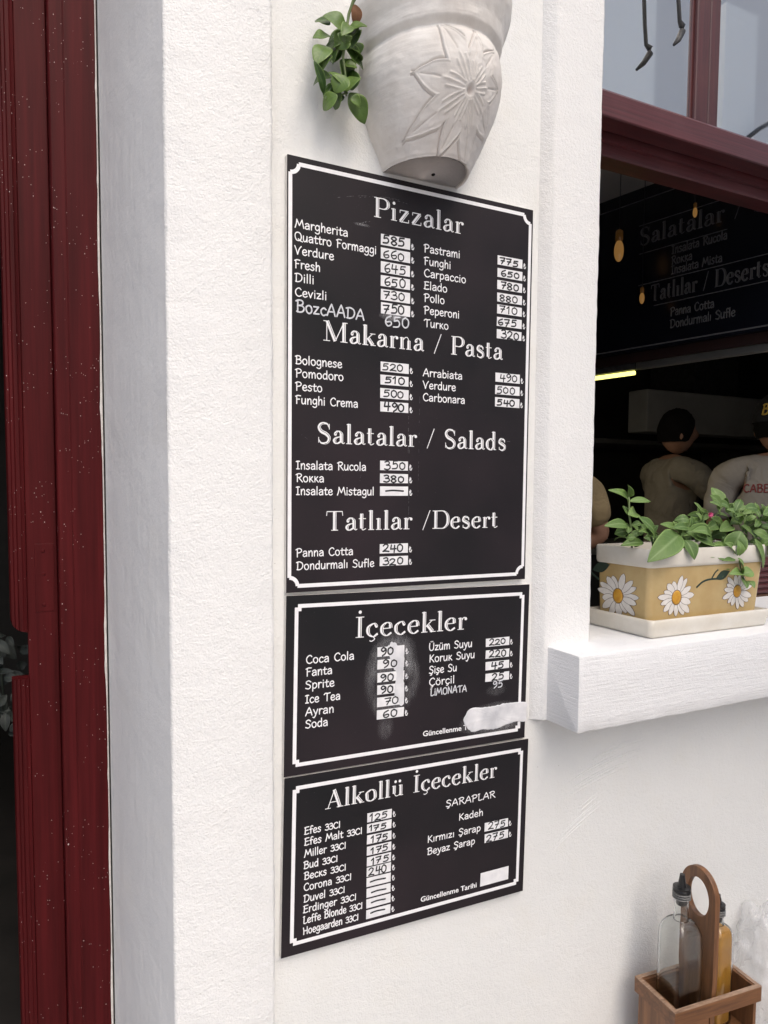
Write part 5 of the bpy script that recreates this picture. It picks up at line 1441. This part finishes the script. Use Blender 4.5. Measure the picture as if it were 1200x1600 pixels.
    for sgn, el in ((-1, elbows[0]), (1, elbows[1])):
        i = len(V); sh_ = nb+Vector((sgn*.185*w, -.005, -.045*k)); el = Vector(el)
        V += [(nb+Vector((sgn*.09*w, -.005, -.030*k)), .094*w), (sh_, .083*w), (sh_+(el-sh_)*.45, .074*w), (sh_+(el-sh_)*.80, .070)]; E += [(3, i), (i, i+1), (i+1, i+2), (i+2, i+3)]
    me = skin(V, E, 3)
    for v in me.vertices:
        q = mnoise.noise(Vector((v.co.x*9, v.co.y*9, v.co.z*5)))*.011+abs(mnoise.noise(Vector((v.co.x*13+v.co.z*6, v.co.y*13, v.co.z*9))))*-.010+mnoise.noise(Vector((v.co.x*26, v.co.y*26, v.co.z*16)))*.004
        v.co += v.normal*q
    shirt_o = put(me, 'shirt', shirt, t)
    V = [(pel+Vector((0, 0, .03)), (.162*w, .118*w)), (pel+Vector((0, 0, -.05)), (.165*w, .12*w))]; E = [(0, 1)]
    for sgn in (-1, 1):
        i = len(V); V += [(pel+Vector((sgn*.09*w, 0, -.12*k)), .104*w), (Vector((sgn*.10, .02, .50*k)), .078), (Vector((sgn*.10, -.01, .08*k)), .066)]; E += [(1, i), (i, i+1), (i+1, i+2)]
    put(skin(V, E), 'trousers', M['trousers'], t)
    return t, shirt_o, hd, chs
# middle cook: seen from behind on his left, turned to the right
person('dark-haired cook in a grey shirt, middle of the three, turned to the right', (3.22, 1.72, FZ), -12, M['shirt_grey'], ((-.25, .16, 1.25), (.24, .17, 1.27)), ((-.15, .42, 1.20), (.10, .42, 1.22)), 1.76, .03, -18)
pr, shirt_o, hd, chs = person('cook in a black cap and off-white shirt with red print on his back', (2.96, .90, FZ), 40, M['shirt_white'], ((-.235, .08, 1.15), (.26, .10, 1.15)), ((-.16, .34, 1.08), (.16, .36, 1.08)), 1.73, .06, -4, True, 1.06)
# print across the shoulders of the white shirt, laid on the cloth
sm = shirt_o.data
from mathutils.bvhtree import BVHTree
bv = BVHTree.FromPolygons([v.co.copy() for v in sm.vertices], [tuple(p.vertices) for p in sm.polygons])
L_ = MB()
for word, x0, z0, sz in (('CABEZZA', -.125, 1.335, .034), ('E SA', -.03, 1.285, .028), ('SPO', -.05, 1.215, .048)):
    x = 0
    for ch in word:
        if ch == ' ': x += 40; continue
        for spx in CASUAL[ch][1:]:
            kk, P = strokes(spx); P = catmull(P) if kk == 'c' else [P[0]+(P[-1]-P[0])*q/4 for q in range(5)] if len(P) == 2 else P
            pts = []
            for p in P:
                o_ = Vector((x0+(x+p.x)/100*sz, -.6, z0+p.y/100*sz)); hit = bv.ray_cast(o_, Vector((0, 1, 0)))
                if hit[0] is not None: pts.append(hit[0]+hit[1]*.0012)
            if len(pts) > 1: L_.tube(pts, .0032, 5)
        x += CASUAL[ch][0]+8
L_.build('shirt_print', M['shirt_print'], shirt_o)
person('cook in a tan shirt, leftmost of the three, half hidden by the jamb', (1.76, .98, FZ), 85, M['shirt_tan'], ((-.26, .05, 1.16), (.285, .03, 1.16)), ((-.10, .36, 1.06), (.03, .22, 1.04)), 1.66, .05, 30)

# ------------------------------------------------------------------ inside the doorway: dark plant, brass bar
pl = thing('hanging_plant', 'dull grey-green leafy plant inside the dark doorway beside the door edge', 'plant', (-.035, .36, 1.2))
random.seed(14); mb = MB()
for k in range(46):
    t_ = random.random(); p = Vector((-.035+random.gauss(0, .016)+.012*t_, .36+random.gauss(0, .02), 1.235-.20*t_))
    d = Vector((random.uniform(-.7, .7), random.uniform(-.8, .2), random.uniform(-1, .3))).normalized()
    leaf(mb, p, p+d*random.uniform(.02, .042), random.uniform(.012, .022), (random.uniform(-.5, .5), -1, .5), .2, .3, random.random(), 5)
o = lv(mb, (-.035, .36, 1.2)).build('foliage', M['grey_leaf'], pl, smooth=True); solid_leaf(o, .0008)
mb = MB(); mb.tube([(0, 0, 1.63), (.002, .0, .3), (-.004, -.002, .02), (.004, .004, -.12)], [.002, .002, .003, .002], 6); mb.build('stem', M['grey_leaf'], pl, smooth=True)
mb = MB(); c = at(2, 884, .8)
mb.tube([(c.x-.25, .8, c.z-.004), (c.x+.012, .8, c.z+.004)], .006, 10); mb.ball((c.x+.022, .8, c.z+.005), (.011, .008, .008), 8)
bar = MB(); bar.v = [(x-c.x, y-.8, z-c.z) for x, y, z in mb.v]; bar.f = mb.f; bar.m = mb.m
